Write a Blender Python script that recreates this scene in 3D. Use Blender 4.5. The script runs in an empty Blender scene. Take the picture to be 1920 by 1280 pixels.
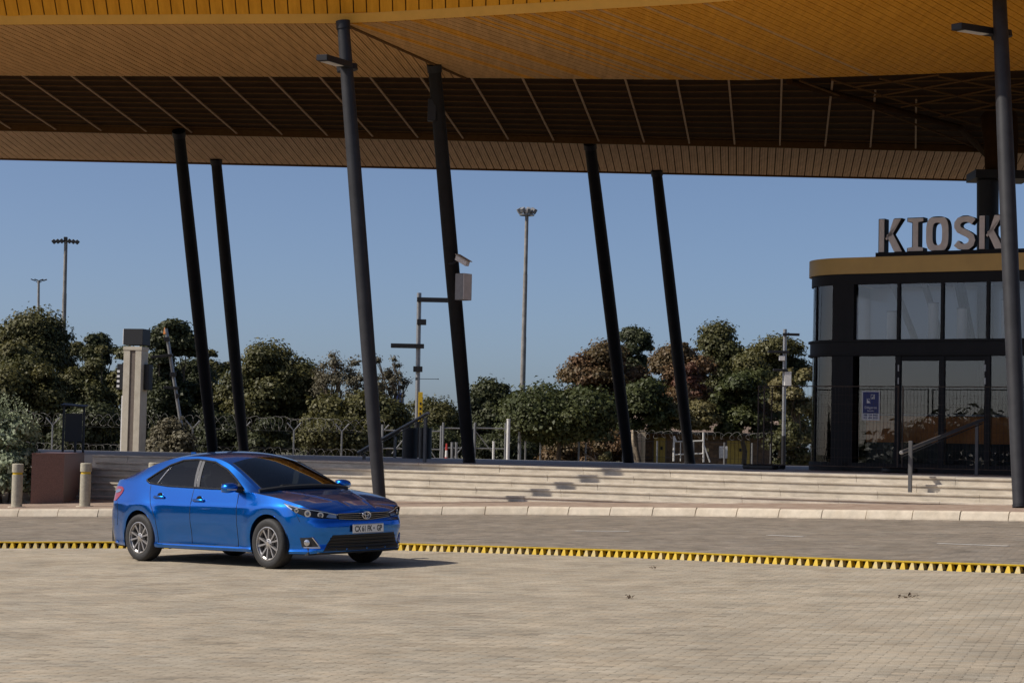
import bpy, bmesh, math, random
import numpy as np
from mathutils import Vector, Matrix
random.seed(7); RNG = np.random.default_rng(7)
R = math.radians
sc = bpy.context.scene
COL = sc.collection

# ------------------------------------------------------------------ camera, sky, sun, exposure
EYE = 1.5
FPX, PITCH, ROLL = 4000.0, R(2.85), R(1.25)
_F0 = Vector((0, math.cos(PITCH), math.sin(PITCH))); _U0 = Vector((0, -math.sin(PITCH), math.cos(PITCH))); _R0 = Vector((1, 0, 0))
_r = _R0*math.cos(ROLL) + _U0*math.sin(ROLL); _u = -_R0*math.sin(ROLL) + _U0*math.cos(ROLL)
cd = bpy.data.cameras.new('camera'); cam = bpy.data.objects.new('camera', cd); COL.objects.link(cam)
cd.sensor_width = 36.0; cd.lens = FPX/1920*36; cd.clip_start = .1; cd.clip_end = 20000
_b = -_F0
cam.matrix_world = Matrix(((_r.x, _u.x, _b.x, 0), (_r.y, _u.y, _b.y, 0), (_r.z, _u.z, _b.z, EYE), (0, 0, 0, 1)))
sc.camera = cam
SUN_EL, SUN_SHADOW_AZ = R(42.5), R(10)          # shadows run to the right and away from the viewer
to_sun = Vector((-math.cos(SUN_SHADOW_AZ)*math.cos(SUN_EL), -math.sin(SUN_SHADOW_AZ)*math.cos(SUN_EL), math.sin(SUN_EL)))
w = bpy.data.worlds.new('World'); sc.world = w; w.use_nodes = True
nt = w.node_tree; bgn = nt.nodes['Background']
sky = nt.nodes.new('ShaderNodeTexSky'); sky.sky_type = 'NISHITA'; sky.sun_disc = False
sky.sun_elevation = SUN_EL; sky.sun_rotation = math.atan2(to_sun.x, to_sun.y)
sky.altitude = 1600; sky.air_density = .6; sky.dust_density = 5.5; sky.ozone_density = 2.5
nt.links.new(sky.outputs[0], bgn.inputs[0]); bgn.inputs[1].default_value = 0.115
sl = bpy.data.lights.new('sun', 'SUN'); sl.energy = 4.2; sl.angle = R(.53); sl.color = (1.0, .93, .82)
so = bpy.data.objects.new('sun', sl); COL.objects.link(so); so.rotation_euler = to_sun.to_track_quat('Z', 'Y').to_euler()
vs = sc.view_settings; vs.view_transform = 'Standard'; vs.look = 'None'; vs.exposure = 0.0; vs.gamma = 1.0; vs.use_curve_mapping = False
sc.cycles.use_denoising = True
sc.cycles.max_bounces = 8; sc.cycles.diffuse_bounces = 4; sc.cycles.transparent_max_bounces = 16; sc.cycles.caustics_reflective = False; sc.cycles.caustics_refractive = False

# ------------------------------------------------------------------ measuring helpers
def ray(px, py):
    return _F0*FPX + _r*(px-960) - _u*(py-640)
def at(px, py, d):                       # the point seen at a pixel, d metres away (world Y)
    v = ray(px, py); t = d/v.y
    return Vector((v.x*t, d, EYE+v.z*t))
GA, GB = .0312, .0085
def gz(x, y): return -.062 + GA*(x+2.41) + GB*(y-27.56)
def hit(px, py, a, b, c):                # with plane z = a x + b y + c
    v = ray(px, py); t = (c-EYE)/(v.z-a*v.x-b*v.y)
    return Vector((v.x*t, v.y*t, EYE+v.z*t))
GC = gz(0, 0)
def ground(px, py): return hit(px, py, GA, GB, GC)
def level(px, py, z): return hit(px, py, 0, 0, z)

# ------------------------------------------------------------------ mesh helpers
class MB:
    def __init__(s): s.v = []; s.f = []; s.m = []
    def add(s, vs, fs, mi=0):
        o = len(s.v); s.v += [tuple(p) for p in vs]
        for f in fs: s.f.append(tuple(i+o for i in f)); s.m.append(mi)
    def box(s, c, size, rz=0, M=None, mi=0, bev=0):
        hx, hy, hz = size[0]/2, size[1]/2, size[2]/2
        if M is None: M = Matrix.Translation(Vector(c)) @ Matrix.Rotation(rz, 4, 'Z')
        if bev:
            b = min(bev, hx*.9, hy*.9, hz*.9); P = []
            for sx in (-1, 1):
                for sy in (-1, 1):
                    for sz in (-1, 1):
                        P += [(sx*(hx-b), sy*(hy-b), sz*hz), (sx*(hx-b), sy*hy, sz*(hz-b)), (sx*hx, sy*(hy-b), sz*(hz-b))]
            bm = bmesh.new(); [bm.verts.new(M @ Vector(p)) for p in P]
            bmesh.ops.convex_hull(bm, input=bm.verts[:]); bmesh.ops.dissolve_limit(bm, angle_limit=.02, verts=bm.verts[:], edges=bm.edges[:])
            bm.verts.ensure_lookup_table(); bm.verts.index_update()
            s.add([v.co for v in bm.verts], [[v.index for v in f.verts] for f in bm.faces], mi); bm.free(); return
        P = [M @ Vector((x*hx, y*hy, z*hz)) for x in (-1, 1) for y in (-1, 1) for z in (-1, 1)]
        s.add(P, [(0, 1, 3, 2), (4, 6, 7, 5), (0, 4, 5, 1), (2, 3, 7, 6), (0, 2, 6, 4), (1, 5, 7, 3)], mi)
    def tube(s, pts, r, n=8, mi=0, caps=True, closed=False):
        pts = [Vector(p) for p in pts]; N = len(pts)
        rs = r if isinstance(r, (list, tuple)) else [r]*N
        rings = []; ref = None
        for i, p in enumerate(pts):
            a = pts[(i-1) % N] if closed else pts[max(i-1, 0)]; b = pts[(i+1) % N] if closed else pts[min(i+1, N-1)]
            t = (b-a).normalized()
            if ref is None:
                ref = Vector((0, 0, 1)) if abs(t.z) < .9 else Vector((1, 0, 0))
            e1 = (ref - t*ref.dot(t))
            if e1.length < 1e-4: e1 = t.orthogonal()
            e1.normalize(); e2 = t.cross(e1); ref = e1
            rings.append([p + (e1*math.cos(2*math.pi*k/n) + e2*math.sin(2*math.pi*k/n))*rs[i] for k in range(n)])
        V = [q for ring in rings for q in ring]; F = []
        for i in range(N if closed else N-1):
            j = (i+1) % N
            for k in range(n): F.append((i*n+k, i*n+(k+1) % n, j*n+(k+1) % n, j*n+k))
        if caps and not closed: F += [tuple(range(n))[::-1], tuple((N-1)*n+k for k in range(n))]
        s.add(V, F, mi)
    def prism(s, poly, depth, M, mi=0, mi_side=None):      # 2-D polygon in local XY, extruded 0..depth along local Z
        n = len(poly)
        V = [M @ Vector((x, y, 0)) for x, y in poly] + [M @ Vector((x, y, depth)) for x, y in poly]
        sd = mi if mi_side is None else mi_side
        o = len(s.v); s.v += [tuple(p) for p in V]
        s.f.append(tuple(o+i for i in range(n))[::-1]); s.m.append(mi)
        s.f.append(tuple(o+n+i for i in range(n))); s.m.append(mi)
        for i in range(n):
            j = (i+1) % n; s.f.append((o+i, o+j, o+n+j, o+n+i)); s.m.append(sd)
    def quad(s, a, b, c, d, mi=0): s.add([a, b, c, d], [(0, 1, 2, 3)], mi)
    def slab(s, a, b, c, d, th, mi=0):                    # quad given thickness along -normal
        a, b, c, d = map(Vector, (a, b, c, d)); n = (b-a).cross(d-a).normalized()*th
        s.add([a, b, c, d, a-n, b-n, c-n, d-n], [(0, 1, 2, 3), (7, 6, 5, 4), (0, 4, 5, 1), (1, 5, 6, 2), (2, 6, 7, 3), (3, 7, 4, 0)], mi)
    def build(s, name, mat, parent=None, smooth=False, recalc=True):
        me = bpy.data.meshes.new(name); me.from_pydata(s.v, [], s.f)
        mats = mat if isinstance(mat, (list, tuple)) else [mat]
        for m in mats: me.materials.append(m)
        if len(mats) > 1: me.polygons.foreach_set('material_index', s.m)
        if recalc:
            bm = bmesh.new(); bm.from_mesh(me); bmesh.ops.recalc_face_normals(bm, faces=bm.faces[:]); bm.to_mesh(me); bm.free()
        if smooth:
            me.polygons.foreach_set('use_smooth', [True]*len(me.polygons))
            if smooth is not True: me.set_sharp_from_angle(angle=R(smooth))
        return link(name, me, parent)
def link(name, me, parent=None):
    o = bpy.data.objects.new(name, me); COL.objects.link(o)
    if parent is not None:
        o.parent = parent; o.matrix_parent_inverse = world_of(parent).inverted()
    return o
def world_of(o):
    M = o.matrix_basis.copy()
    if o.parent is not None: M = world_of(o.parent) @ o.matrix_parent_inverse @ M
    return M
def tag(o, label, cat, group=None, kind=None):
    if label: o['label'] = label
    if cat: o['category'] = cat
    if group: o['group'] = group
    if kind: o['kind'] = kind
    return o
def thing(name, loc, label, cat, group=None):
    o = bpy.data.objects.new(name, None); COL.objects.link(o); o.location = loc; o.empty_display_size = .2
    return tag(o, label, cat, group)
def structure(o): o['kind'] = 'structure'; return o

# ------------------------------------------------------------------ materials
def new_mat(name):
    m = bpy.data.materials.new(name); m.use_nodes = True
    return m, m.node_tree, m.node_tree.nodes['Principled BSDF']
def mat(name, col, rough=.6, metal=0.0, var=.0, scale=8.0, bump=0.0, bscale=60.0, spec=.5, coat=0.0, col2=None, detail=6, stretch=None, attr=False, stain=None):
    m, t, p = new_mat(name)
    p.inputs['Base Color'].default_value = (*col, 1); p.inputs['Roughness'].default_value = rough; p.inputs['Metallic'].default_value = metal
    p.inputs['Specular IOR Level'].default_value = spec; p.inputs['Coat Weight'].default_value = coat; p.inputs['Coat Roughness'].default_value = .03
    tc = t.nodes.new('ShaderNodeTexCoord'); src = tc.outputs['Object']
    if stretch:
        mp = t.nodes.new('ShaderNodeMapping'); mp.inputs['Scale'].default_value = stretch; t.links.new(src, mp.inputs[0]); src = mp.outputs[0]
    last = None
    if var or col2:
        n = t.nodes.new('ShaderNodeTexNoise'); n.inputs['Scale'].default_value = scale; n.inputs['Detail'].default_value = detail; n.inputs['Roughness'].default_value = .65
        t.links.new(src, n.inputs['Vector'])
        cr = t.nodes.new('ShaderNodeValToRGB'); cr.color_ramp.elements[0].position = .3; cr.color_ramp.elements[1].position = .72
        a = tuple(max(0, c*(1-var)) for c in col); b = col2 if col2 else tuple(min(1, c*(1+var)) for c in col)
        cr.color_ramp.elements[0].color = (*a, 1); cr.color_ramp.elements[1].color = (*b, 1)
        t.links.new(n.outputs['Fac'], cr.inputs[0]); last = cr.outputs[0]
    if attr:
        at_ = t.nodes.new('ShaderNodeAttribute'); at_.attribute_name = 'Col'
        if last is None: last = at_.outputs['Color']
        else:
            mx = t.nodes.new('ShaderNodeMix'); mx.data_type = 'RGBA'; mx.blend_type = 'MULTIPLY'; mx.inputs[0].default_value = 1
            t.links.new(last, mx.inputs[6]); t.links.new(at_.outputs['Color'], mx.inputs[7]); last = mx.outputs[2]
    if stain and last:
        n3 = t.nodes.new('ShaderNodeTexNoise'); n3.inputs['Scale'].default_value = stain[0]; n3.inputs['Detail'].default_value = 8; n3.inputs['Roughness'].default_value = .7; t.links.new(src, n3.inputs['Vector'])
        c3 = t.nodes.new('ShaderNodeValToRGB'); c3.color_ramp.elements[0].position = .36; c3.color_ramp.elements[1].position = .58; v_ = stain[1]; c3.color_ramp.elements[0].color = (v_, v_*.98, v_*.95, 1); c3.color_ramp.elements[1].color = (1, 1, 1, 1); t.links.new(n3.outputs['Fac'], c3.inputs[0])
        m3 = t.nodes.new('ShaderNodeMix'); m3.data_type = 'RGBA'; m3.blend_type = 'MULTIPLY'; m3.inputs[0].default_value = 1; t.links.new(last, m3.inputs[6]); t.links.new(c3.outputs[0], m3.inputs[7]); last = m3.outputs[2]
    if last: t.links.new(last, p.inputs['Base Color'])
    if bump:
        n2 = t.nodes.new('ShaderNodeTexNoise'); n2.inputs['Scale'].default_value = bscale; n2.inputs['Detail'].default_value = 5
        t.links.new(src, n2.inputs['Vector'])
        bp = t.nodes.new('ShaderNodeBump'); bp.inputs['Strength'].default_value = bump; bp.inputs['Distance'].default_value = .02
        t.links.new(n2.outputs['Fac'], bp.inputs['Height']); t.links.new(bp.outputs[0], p.inputs['Normal'])
    return m
def glass(name, tint, refl=1.0, rough=.0, ior=1.6):
    m, t, p = new_mat(name); t.nodes.remove(p); out = t.nodes['Material Output']
    tr = t.nodes.new('ShaderNodeBsdfTransparent'); tr.inputs[0].default_value = (*tint, 1)
    gl = t.nodes.new('ShaderNodeBsdfGlossy'); gl.inputs['Roughness'].default_value = rough; gl.inputs[0].default_value = (refl, refl, refl, 1)
    fr = t.nodes.new('ShaderNodeFresnel'); fr.inputs[0].default_value = ior
    mx = t.nodes.new('ShaderNodeMixShader'); t.links.new(fr.outputs[0], mx.inputs[0]); t.links.new(tr.outputs[0], mx.inputs[1]); t.links.new(gl.outputs[0], mx.inputs[2])
    t.links.new(mx.outputs[0], out.inputs[0]); return m
def leaf_mat(name):
    m, t, p = new_mat(name)
    a = t.nodes.new('ShaderNodeAttribute'); a.attribute_name = 'Col'
    t.links.new(a.outputs['Color'], p.inputs['Base Color']); p.inputs['Roughness'].default_value = .55; p.inputs['Specular IOR Level'].default_value = .35
    tl = t.nodes.new('ShaderNodeBsdfTranslucent'); t.links.new(a.outputs['Color'], tl.inputs[0])
    mx = t.nodes.new('ShaderNodeMixShader'); mx.inputs[0].default_value = .22
    t.links.new(p.outputs[0], mx.inputs[1]); t.links.new(tl.outputs[0], mx.inputs[2]); t.links.new(mx.outputs[0], t.nodes['Material Output'].inputs[0])
    return m
M = {}
def frosted(name):
    m, t, p = new_mat(name); t.nodes.remove(p); tr = t.nodes.new('ShaderNodeBsdfTranslucent'); tr.inputs[0].default_value = (.55, .55, .56, 1)
    tp = t.nodes.new('ShaderNodeBsdfTransparent'); tp.inputs[0].default_value = (.9, .9, .92, 1); mx = t.nodes.new('ShaderNodeMixShader'); mx.inputs[0].default_value = .22
    t.links.new(tr.outputs[0], mx.inputs[1]); t.links.new(tp.outputs[0], mx.inputs[2]); t.links.new(mx.outputs[0], t.nodes['Material Output'].inputs[0]); return m
M['frosted'] = frosted('frosted_glass')
M['soil'] = mat('dry_soil', (.26, .20, .13), .95, var=.4, scale=.8, col2=(.34, .27, .18), bump=.5, bscale=9)
M['grass'] = mat('dry_grass', (.085, .078, .036), .95, var=.4, scale=.6, col2=(.13, .115, .055), bump=.5, bscale=6)
M['bed'] = mat('dark_joint_sand', (.19, .155, .115), .95, var=.3, scale=3)
M['sand'] = mat('joint_sand', (.33, .28, .21), .95, var=.25, scale=3, bump=.3)
M['paver'] = mat('concrete_paver', (.9, .9, .9), .9, var=.18, scale=.9, bump=.35, bscale=130, spec=.25, attr=True, col2=(1.06, 1.05, 1.03), stain=(1.4, .86))
M['brickpave'] = mat('red_brick_paving', (.34, .225, .165), .9, var=.3, scale=3.5, bump=.4, bscale=50, col2=(.42, .33, .26))
M['kerb'] = mat('kerb_concrete', (.59, .515, .41), .88, var=.16, scale=4, bump=.3, bscale=80, col2=(.68, .59, .47), stain=(2.2, .88))
M['step'] = mat('stair_concrete', (.57, .505, .415), .9, var=.22, scale=2.6, bump=.3, bscale=60, col2=(.69, .62, .515), stretch=(1, 1, 3), stain=(1.6, .90))
M['deck'] = mat('deck_concrete', (.30, .285, .27), .6, var=.2, scale=1.2, bump=.15, bscale=40)
M['granite'] = mat('red_granite', (.22, .115, .085), .42, var=.35, scale=55, col2=(.31, .165, .125), detail=8)
M['bollard'] = mat('bollard_concrete', (.40, .37, .29), .9, var=.2, scale=14, bump=.35, bscale=90)
M['yellow'] = mat('yellow_paint', (.68, .44, .02), .6, var=.2, scale=16, col2=(.76, .52, .03), bump=.2)
M['yellow_worn'] = mat('worn_yellow_paint', (.66, .44, .05), .7, var=.1, scale=22, col2=(.58, .54, .40), bump=.2)
M['steel_dark'] = mat('dark_painted_steel', (.018, .018, .021), .5, var=.15, scale=6, spec=.3)
M['column_shaded'] = mat('shaded_column_paint', (.014, .013, .014), .6, var=.25, scale=3, spec=.2)  # canopy shade put into the colour of the rear columns
M['column'] = mat('sunlit_column_paint', (.030, .030, .034), .55, var=.25, scale=3, spec=.28, bump=.05, bscale=20)  # lighter copy of that colour for the sunlit front columns
M['black'] = mat('black_paint', (.012, .012, .014), .5)
M['board'] = mat('soffit_board', (.66, .37, .13), .62, var=.22, scale=2.0, col2=(.74, .43, .17), stretch=(4, .35, 1), spec=.12)
M['board_orange'] = mat('orange_soffit_board', (.80, .345, .025), .6, var=.18, scale=2.0, col2=(.86, .40, .035), stretch=(4, .35, 1), spec=.12)
M['lip'] = mat('orange_trim', (.78, .40, .06), .5, var=.08, scale=2)
M['board_pale'] = mat('pale_soffit_board', (.62, .40, .24), .62, var=.22, scale=2.0, col2=(.70, .47, .29), stretch=(4, .35, 1), spec=.12)
M['roofdark'] = mat('dark_roof_sheet', (.050, .024, .008), .9, var=.3, scale=3, spec=.08)
M['roofrib'] = mat('dark_roof_purlin', (.14, .075, .030), .85, var=.2, spec=.08)
M['rafter'] = mat('timber_strip', (.42, .27, .15), .7, var=.2, scale=4)
M['galv'] = mat('galvanised_steel', (.30, .30, .30), .42, metal=.55, var=.15, scale=12)
M['whitepaint'] = mat('white_paint', (.70, .68, .65), .6, var=.15, scale=9)
M['totem'] = mat('pale_totem_panel', (.52, .465, .37), .65, var=.12, scale=3, col2=(.58, .53, .44))
M['totem_groove'] = mat('totem_brown_groove', (.15, .12, .10), .7, var=.2)
M['mast'] = mat('mast_concrete', (.24, .215, .19), .8, var=.3, scale=2, col2=(.36, .34, .32))
M['railing'] = mat('railing_paint', (.09, .088, .088), .45, var=.2, scale=5)
M['gold'] = mat('gold_fascia', (.52, .33, .09), .45, metal=.1, var=.08, scale=1.5)
M['letter_face'] = mat('letter_face', (.70, .66, .64), .5, var=.12, scale=5)
M['kblack'] = mat('kiosk_black_frame', (.010, .010, .012), .55, var=.2, scale=3, spec=.2)
M['kglass'] = glass('kiosk_glass', (.86, .88, .89), .95)
M['korange'] = mat('kiosk_orange_panel', (.72, .25, .06), .6, var=.12)
M['kwhite'] = mat('kiosk_white_panel', (.62, .60, .58), .6, var=.1)
M['kgrey'] = mat('kiosk_grey_panel', (.25, .25, .26), .6, var=.1)
M['signblue'] = mat('sign_blue', (.012, .022, .15), .45)
M['signwhite'] = mat('sign_white', (.75, .74, .74), .5)
M['brickwall'] = mat('brown_brick_wall', (.17, .115, .075), .9, var=.35, scale=22, bump=.6, bscale=40)
M['plaster'] = mat('pale_plaster', (.50, .40, .28), .85, var=.12, scale=3)
M['rooftile'] = mat('pinkish_roof', (.36, .26, .20), .75, var=.2, scale=4)
M['ydoor'] = mat('mustard_door', (.42, .29, .06), .55, var=.15, scale=6)
M['bark'] = mat('bark', (.13, .10, .07), .95, var=.4, scale=7, bump=.6, bscale=18)
M['barkpale'] = mat('pale_bark', (.36, .31, .25), .9, var=.3, scale=6, bump=.3, bscale=18)
M['leaf'] = leaf_mat('leaves')
M['wire'] = mat('razor_wire', (.20, .19, .18), .45, metal=.5)
M['orange'] = mat('orange_marker', (.60, .20, .03), .6)
M['far_tower'] = mat('hazed_tower_facade', (.13, .16, .22), .5, var=.15, scale=.2)  # blue haze of distance put into the facade colour
M['red'] = mat('red_paint', (.45, .04, .03), .5)
M['rubber'] = mat('rubber', (.018, .018, .019), .75, var=.3, scale=30)
M['twig'] = mat('dry_leaf_litter', (.10, .06, .035), .95, var=.4, scale=20)
# ------------------------------------------------------------------ ground, road, kerb, steps, deck
DECK, RISE, TREAD = 1.10, .16, .36
BACK_Y = 73.3
def smooth01(t): t = max(0., min(1., t)); return t*t*(3-2*t)
def terrain(x, y):
    a = gz(max(-50, min(50, x)), max(-45, min(50, y))) - .07
    k = smooth01((y-60)/12)
    return a*(1-k) + .45*k
xs = [-6000, -1500, -400, -120, -60] + [-40+4*i for i in range(21)] + [60, 120, 400, 1500, 6000]
ys = [-6000, -1500, -300, -60] + [-30+4*i for i in range(36)] + [130, 200, 500, 2000, 9000]
mb = MB(); mb.v = [(x, y, terrain(x, y)) for y in ys for x in xs]; nx = len(xs)
mb.f = [(j*nx+i, j*nx+i+1, (j+1)*nx+i+1, (j+1)*nx+i) for j in range(len(ys)-1) for i in range(nx-1)]; mb.m = [0]*len(mb.f)
structure(mb.build('ground', M['soil'], smooth=True))

mb = MB(); mb.quad((-5000, 101, .47), (5000, 101, .47), (5000, 8800, .47), (-5000, 8800, .47)); structure(mb.build('grass_field', M['grass']))
def polyhits(pts, f): return [f(x, y) for x, y in pts]
kerb_px = [(-260, 968), (0, 968), (200, 968), (450, 966), (700, 964.5), (960, 964), (1300, 967), (1600, 972), (1900, 976), (2150, 980), (2500, 986), (2900, 993)]
kerb_line = polyhits(kerb_px, ground)
strip_px = [(-200, 1027.5), (0, 1027.5), (230, 1027.5), (500, 1029), (745, 1031), (1000, 1039), (1180, 1045), (1360, 1053), (1640, 1065), (1920, 1075), (2150, 1085), (2600, 1104)]
strip_line = polyhits(strip_px, ground)
def y_on(line, x):
    for a, b in zip(line[:-1], line[1:]):
        if a.x <= x <= b.x: return a.y + (b.y-a.y)*(x-a.x)/(b.x-a.x)
    e = line[0] if x < line[0].x else line[-1]; f_ = line[1] if x < line[0].x else line[-2]
    return e.y + (f_.y-e.y)*(x-e.x)/(f_.x-e.x)
# bed of the paved road, then its pavers
mb = MB(); gxs = [-48+2*i for i in range(49)]
for i, x in enumerate(gxs):
    for t in range(9):
        y0, y1 = -44, y_on(kerb_line, x) + .05
        y = y0+(y1-y0)*t/8; mb.v.append((x, y, gz(x, y)-.012))
mb.f = [(i*9+t, (i+1)*9+t, (i+1)*9+t+1, i*9+t+1) for i in range(len(gxs)-1) for t in range(8)]; mb.m = [0]*len(mb.f)
road = structure(mb.build('road', M['sand']))
PAV_A = R(-17)
ca, sa = math.cos(PAV_A), math.sin(PAV_A)
PL_, PW_ = .20, .10
mb = MB(); by = np.linspace(12, 49, 38)
for y in by:
    e = .25*y+5.2
    for x in (-e, e): mb.v.append((x, min(y, y_on(kerb_line, x)), gz(x, min(y, y_on(kerb_line, x)))-.0028))
mb.f = [(2*i, 2*i+1, 2*i+3, 2*i+2) for i in range(len(by)-1)]; mb.m = [0]*len(mb.f)
mb.build('sand_bed', M['bed'], road)
pav = []
for r_ in range(-420, 520):
    vv = r_*PW_
    u0, u1 = -30, 30
    n_ = int((u1-u0)/PL_); k = np.arange(n_); uu = u0 + k*PL_ + (.1 if r_ % 2 else 0)
    x = uu*ca - vv*sa; y = uu*sa + vv*ca
    ok = (y > 12.4) & (y < 50) & (np.abs(x) < .25*y + 5.0)
    x, y = x[ok], y[ok]
    if len(x):
        ky = np.interp(x, [p.x for p in kerb_line], [p.y for p in kerb_line]); sy = np.interp(x, [p.x for p in strip_line], [p.y for p in strip_line])
        ok = y < ky-.06
        pav.append(np.stack([x, y, (y > sy)*1.0], 1)[ok])
pav = np.concatenate(pav)
cut = .014; g = .0009; tp = .005
def oct_(hx, hy, c): return [(-hx+c, -hy), (hx-c, -hy), (hx, -hy+c), (hx, hy-c), (hx-c, hy), (-hx+c, hy), (-hx, hy-c), (-hx, -hy+c)]
base8 = np.array(oct_(PL_/2-g, PW_/2-g, cut)); top8 = np.array(oct_(PL_/2-g-tp, PW_/2-g-tp, cut))
rot = np.array([[ca, sa], [-sa, ca]])
def paver_cols(n, far):
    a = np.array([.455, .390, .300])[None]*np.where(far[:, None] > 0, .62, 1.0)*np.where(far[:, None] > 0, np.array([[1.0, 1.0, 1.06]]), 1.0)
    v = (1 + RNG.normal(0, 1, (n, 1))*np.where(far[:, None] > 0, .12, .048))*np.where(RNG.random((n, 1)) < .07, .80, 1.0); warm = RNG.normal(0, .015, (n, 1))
    return np.clip(a*v*np.concatenate([1+warm, 1+0*warm, 1-warm], 1), .02, .9)
cols = paver_cols(len(pav), pav[:, 2])
tilt = RNG.normal(0, .0022, (len(pav), 2)); lift = RNG.normal(0, .0003, len(pav))
def paver_geo(idx):
    p = pav[idx]; n = len(p)
    loc = np.concatenate([base8, top8])                    # 16 x 2
    lz = np.concatenate([np.full(8, -.0009), np.zeros(8)])
    wxy = loc@rot
    X = p[:, None, 0] + wxy[None, :, 0]; Y = p[:, None, 1] + wxy[None, :, 1]
    Z = gz(X, Y) + lz[None] + lift[idx][:, None] + loc[None, :, 0]*tilt[idx][:, :1]*np.ones((1, 16)) + loc[None, :, 1]*tilt[idx][:, 1:]
    return np.stack([X, Y, Z], 2)
tmplF = [tuple(range(8, 16))] + [(i, (i+1) % 8, 8+(i+1) % 8, 8+i) for i in range(8)]
def colour_attr(me, percorner):
    ca_ = me.color_attributes.new('Col', 'FLOAT_COLOR', 'CORNER'); ca_.data.foreach_set('color', percorner.astype(np.float32).ravel())
def fast_mesh(name, V, loops, starts, totals, mat_, cols=None, parent=None, smooth=False):
    me = bpy.data.meshes.new(name); me.vertices.add(len(V)); me.vertices.foreach_set('co', V.astype(np.float32).ravel())
    me.loops.add(len(loops)); me.loops.foreach_set('vertex_index', loops.astype(np.int32))
    me.polygons.add(len(starts)); me.polygons.foreach_set('loop_start', starts.astype(np.int32)); me.polygons.foreach_set('loop_total', totals.astype(np.int32))
    me.materials.append(mat_); me.update(calc_edges=True)
    if cols is not None: colour_attr(me, cols)
    if smooth: me.polygons.foreach_set('use_smooth', np.ones(len(starts), bool))
    return link(name, me, parent)
floop = np.array([i for f in tmplF for i in f]); flen = np.array([len(f) for f in tmplF])
def build_pavers(idx, name):
    V = paver_geo(idx); n = len(idx)
    loops = (floop[None] + 16*np.arange(n)[:, None]).ravel(); totals = np.tile(flen, n); starts = np.concatenate([[0], np.cumsum(totals)[:-1]])
    c = np.repeat(np.concatenate([cols[idx], np.ones((n, 1))], 1), len(floop), 0)
    return fast_mesh(name, V.reshape(-1, 3), loops, starts, totals, M['paver'], c, road)
infr = (np.abs(pav[:, 0]) < .238*pav[:, 1]) & (pav[:, 1] > 13.25)
order = np.argsort(pav[:, 1] + 100*(~infr)); near_i = order[:300]; rest = np.setdiff1d(np.arange(len(pav)), near_i)
for i in near_i: build_pavers(np.array([i]), 'paver')
o = build_pavers(rest, 'paving'); o['kind'] = 'stuff'

# kerb of precast stones
KH = .16
def resample(line, step):
    out = []; acc = 0
    pts = [Vector(p) for p in line]
    L = [0]
    for a, b in zip(pts[:-1], pts[1:]): L.append(L[-1]+(b-a).length)
    n = int(L[-1]/step)
    for i in range(n+1):
        s_ = i*step; k = max(j for j in range(len(L)) if L[j] <= s_+1e-9); k = min(k, len(pts)-2)
        out.append(pts[k].lerp(pts[k+1], (s_-L[k])/(L[k+1]-L[k])))
    return out
kp = resample(kerb_line, .90)
kerb = thing('kerb', kp[len(kp)//2], 'pale concrete kerb of precast stones along the far side of the road', 'kerb')
def kerb_back(p): return Vector((p.x+.055, p.y+.16, 0))
for a, b in zip(kp[:-1], kp[1:]):
    d = (b-a).normalized(); nrm = Vector((-d.y, d.x, 0)).normalized(); a2 = a+d*.008; b2 = b-d*.008
    mb = MB(); prof = [(0, -.05), (.008, .02), (.055, KH-.035), (.085, KH-.006), (.11, KH+.004), (.19, KH+.004), (.19, -.05)]
    jz = random.uniform(-.006, .006); jt = random.uniform(-.008, .008)
    A = [Vector((a2.x, a2.y, gz(a2.x, a2.y)+z+jz)) + nrm*(q+jt) for q, z in prof]; B = [Vector((b2.x, b2.y, gz(b2.x, b2.y)+z+jz)) + nrm*(q+jt) for q, z in prof]
    n = len(prof); mb.add(A+B, [(i, (i+1) % n, n+(i+1) % n, n+i) for i in range(n)] + [tuple(range(n)), tuple(range(2*n-1, n-1, -1))])
    mb.build('kerb_stone', M['kerb'], kerb)

# pavement between the kerb and the steps
PVC = GC + KH
def pave(px, py): return hit(px, py, GA, GB, PVC)
PLt, PRt = pave(200, 935.5), pave(1700, 944.5)
ang = 0.35
for _ in range(30):
    V_ = Vector((math.sin(ang), math.cos(ang), 0)); q = PRt - V_*(3*TREAD)
    ang = math.atan2(-(q.y-PLt.y), q.x-PLt.x)
SU = Vector((math.cos(ang), -math.sin(ang), 0)); SV = Vector((math.sin(ang), math.cos(ang), 0))
def st(u, v, z): p = Vector((PLt.x, PLt.y, 0)) + SU*u + SV*v; p.z = z; return p
mb = MB(); K = 24
for i in range(K+1):
    x = -24 + 48*i/K; yk = y_on(kerb_line, x) + .19
    u = (x-PLt.x)/SU.x; ys_ = PLt.y + SU.y*u + 1.6
    mb.v += [(x, yk, gz(x, yk)+KH-.004), (x, max(ys_, yk+.2), gz(x, max(ys_, yk+.2))+KH-.004)]
mb.f = [(2*i, 2*i+2, 2*i+3, 2*i+1) for i in range(K)]; mb.m = [0]*K
structure(mb.build('pavement', M['brickpave']))
U0, U1 = -2.2, 27.0
stairs = thing('staircase', st(8, 1, .5), 'wide pale concrete steps climbing from the pavement to the covered deck', 'steps')
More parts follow.
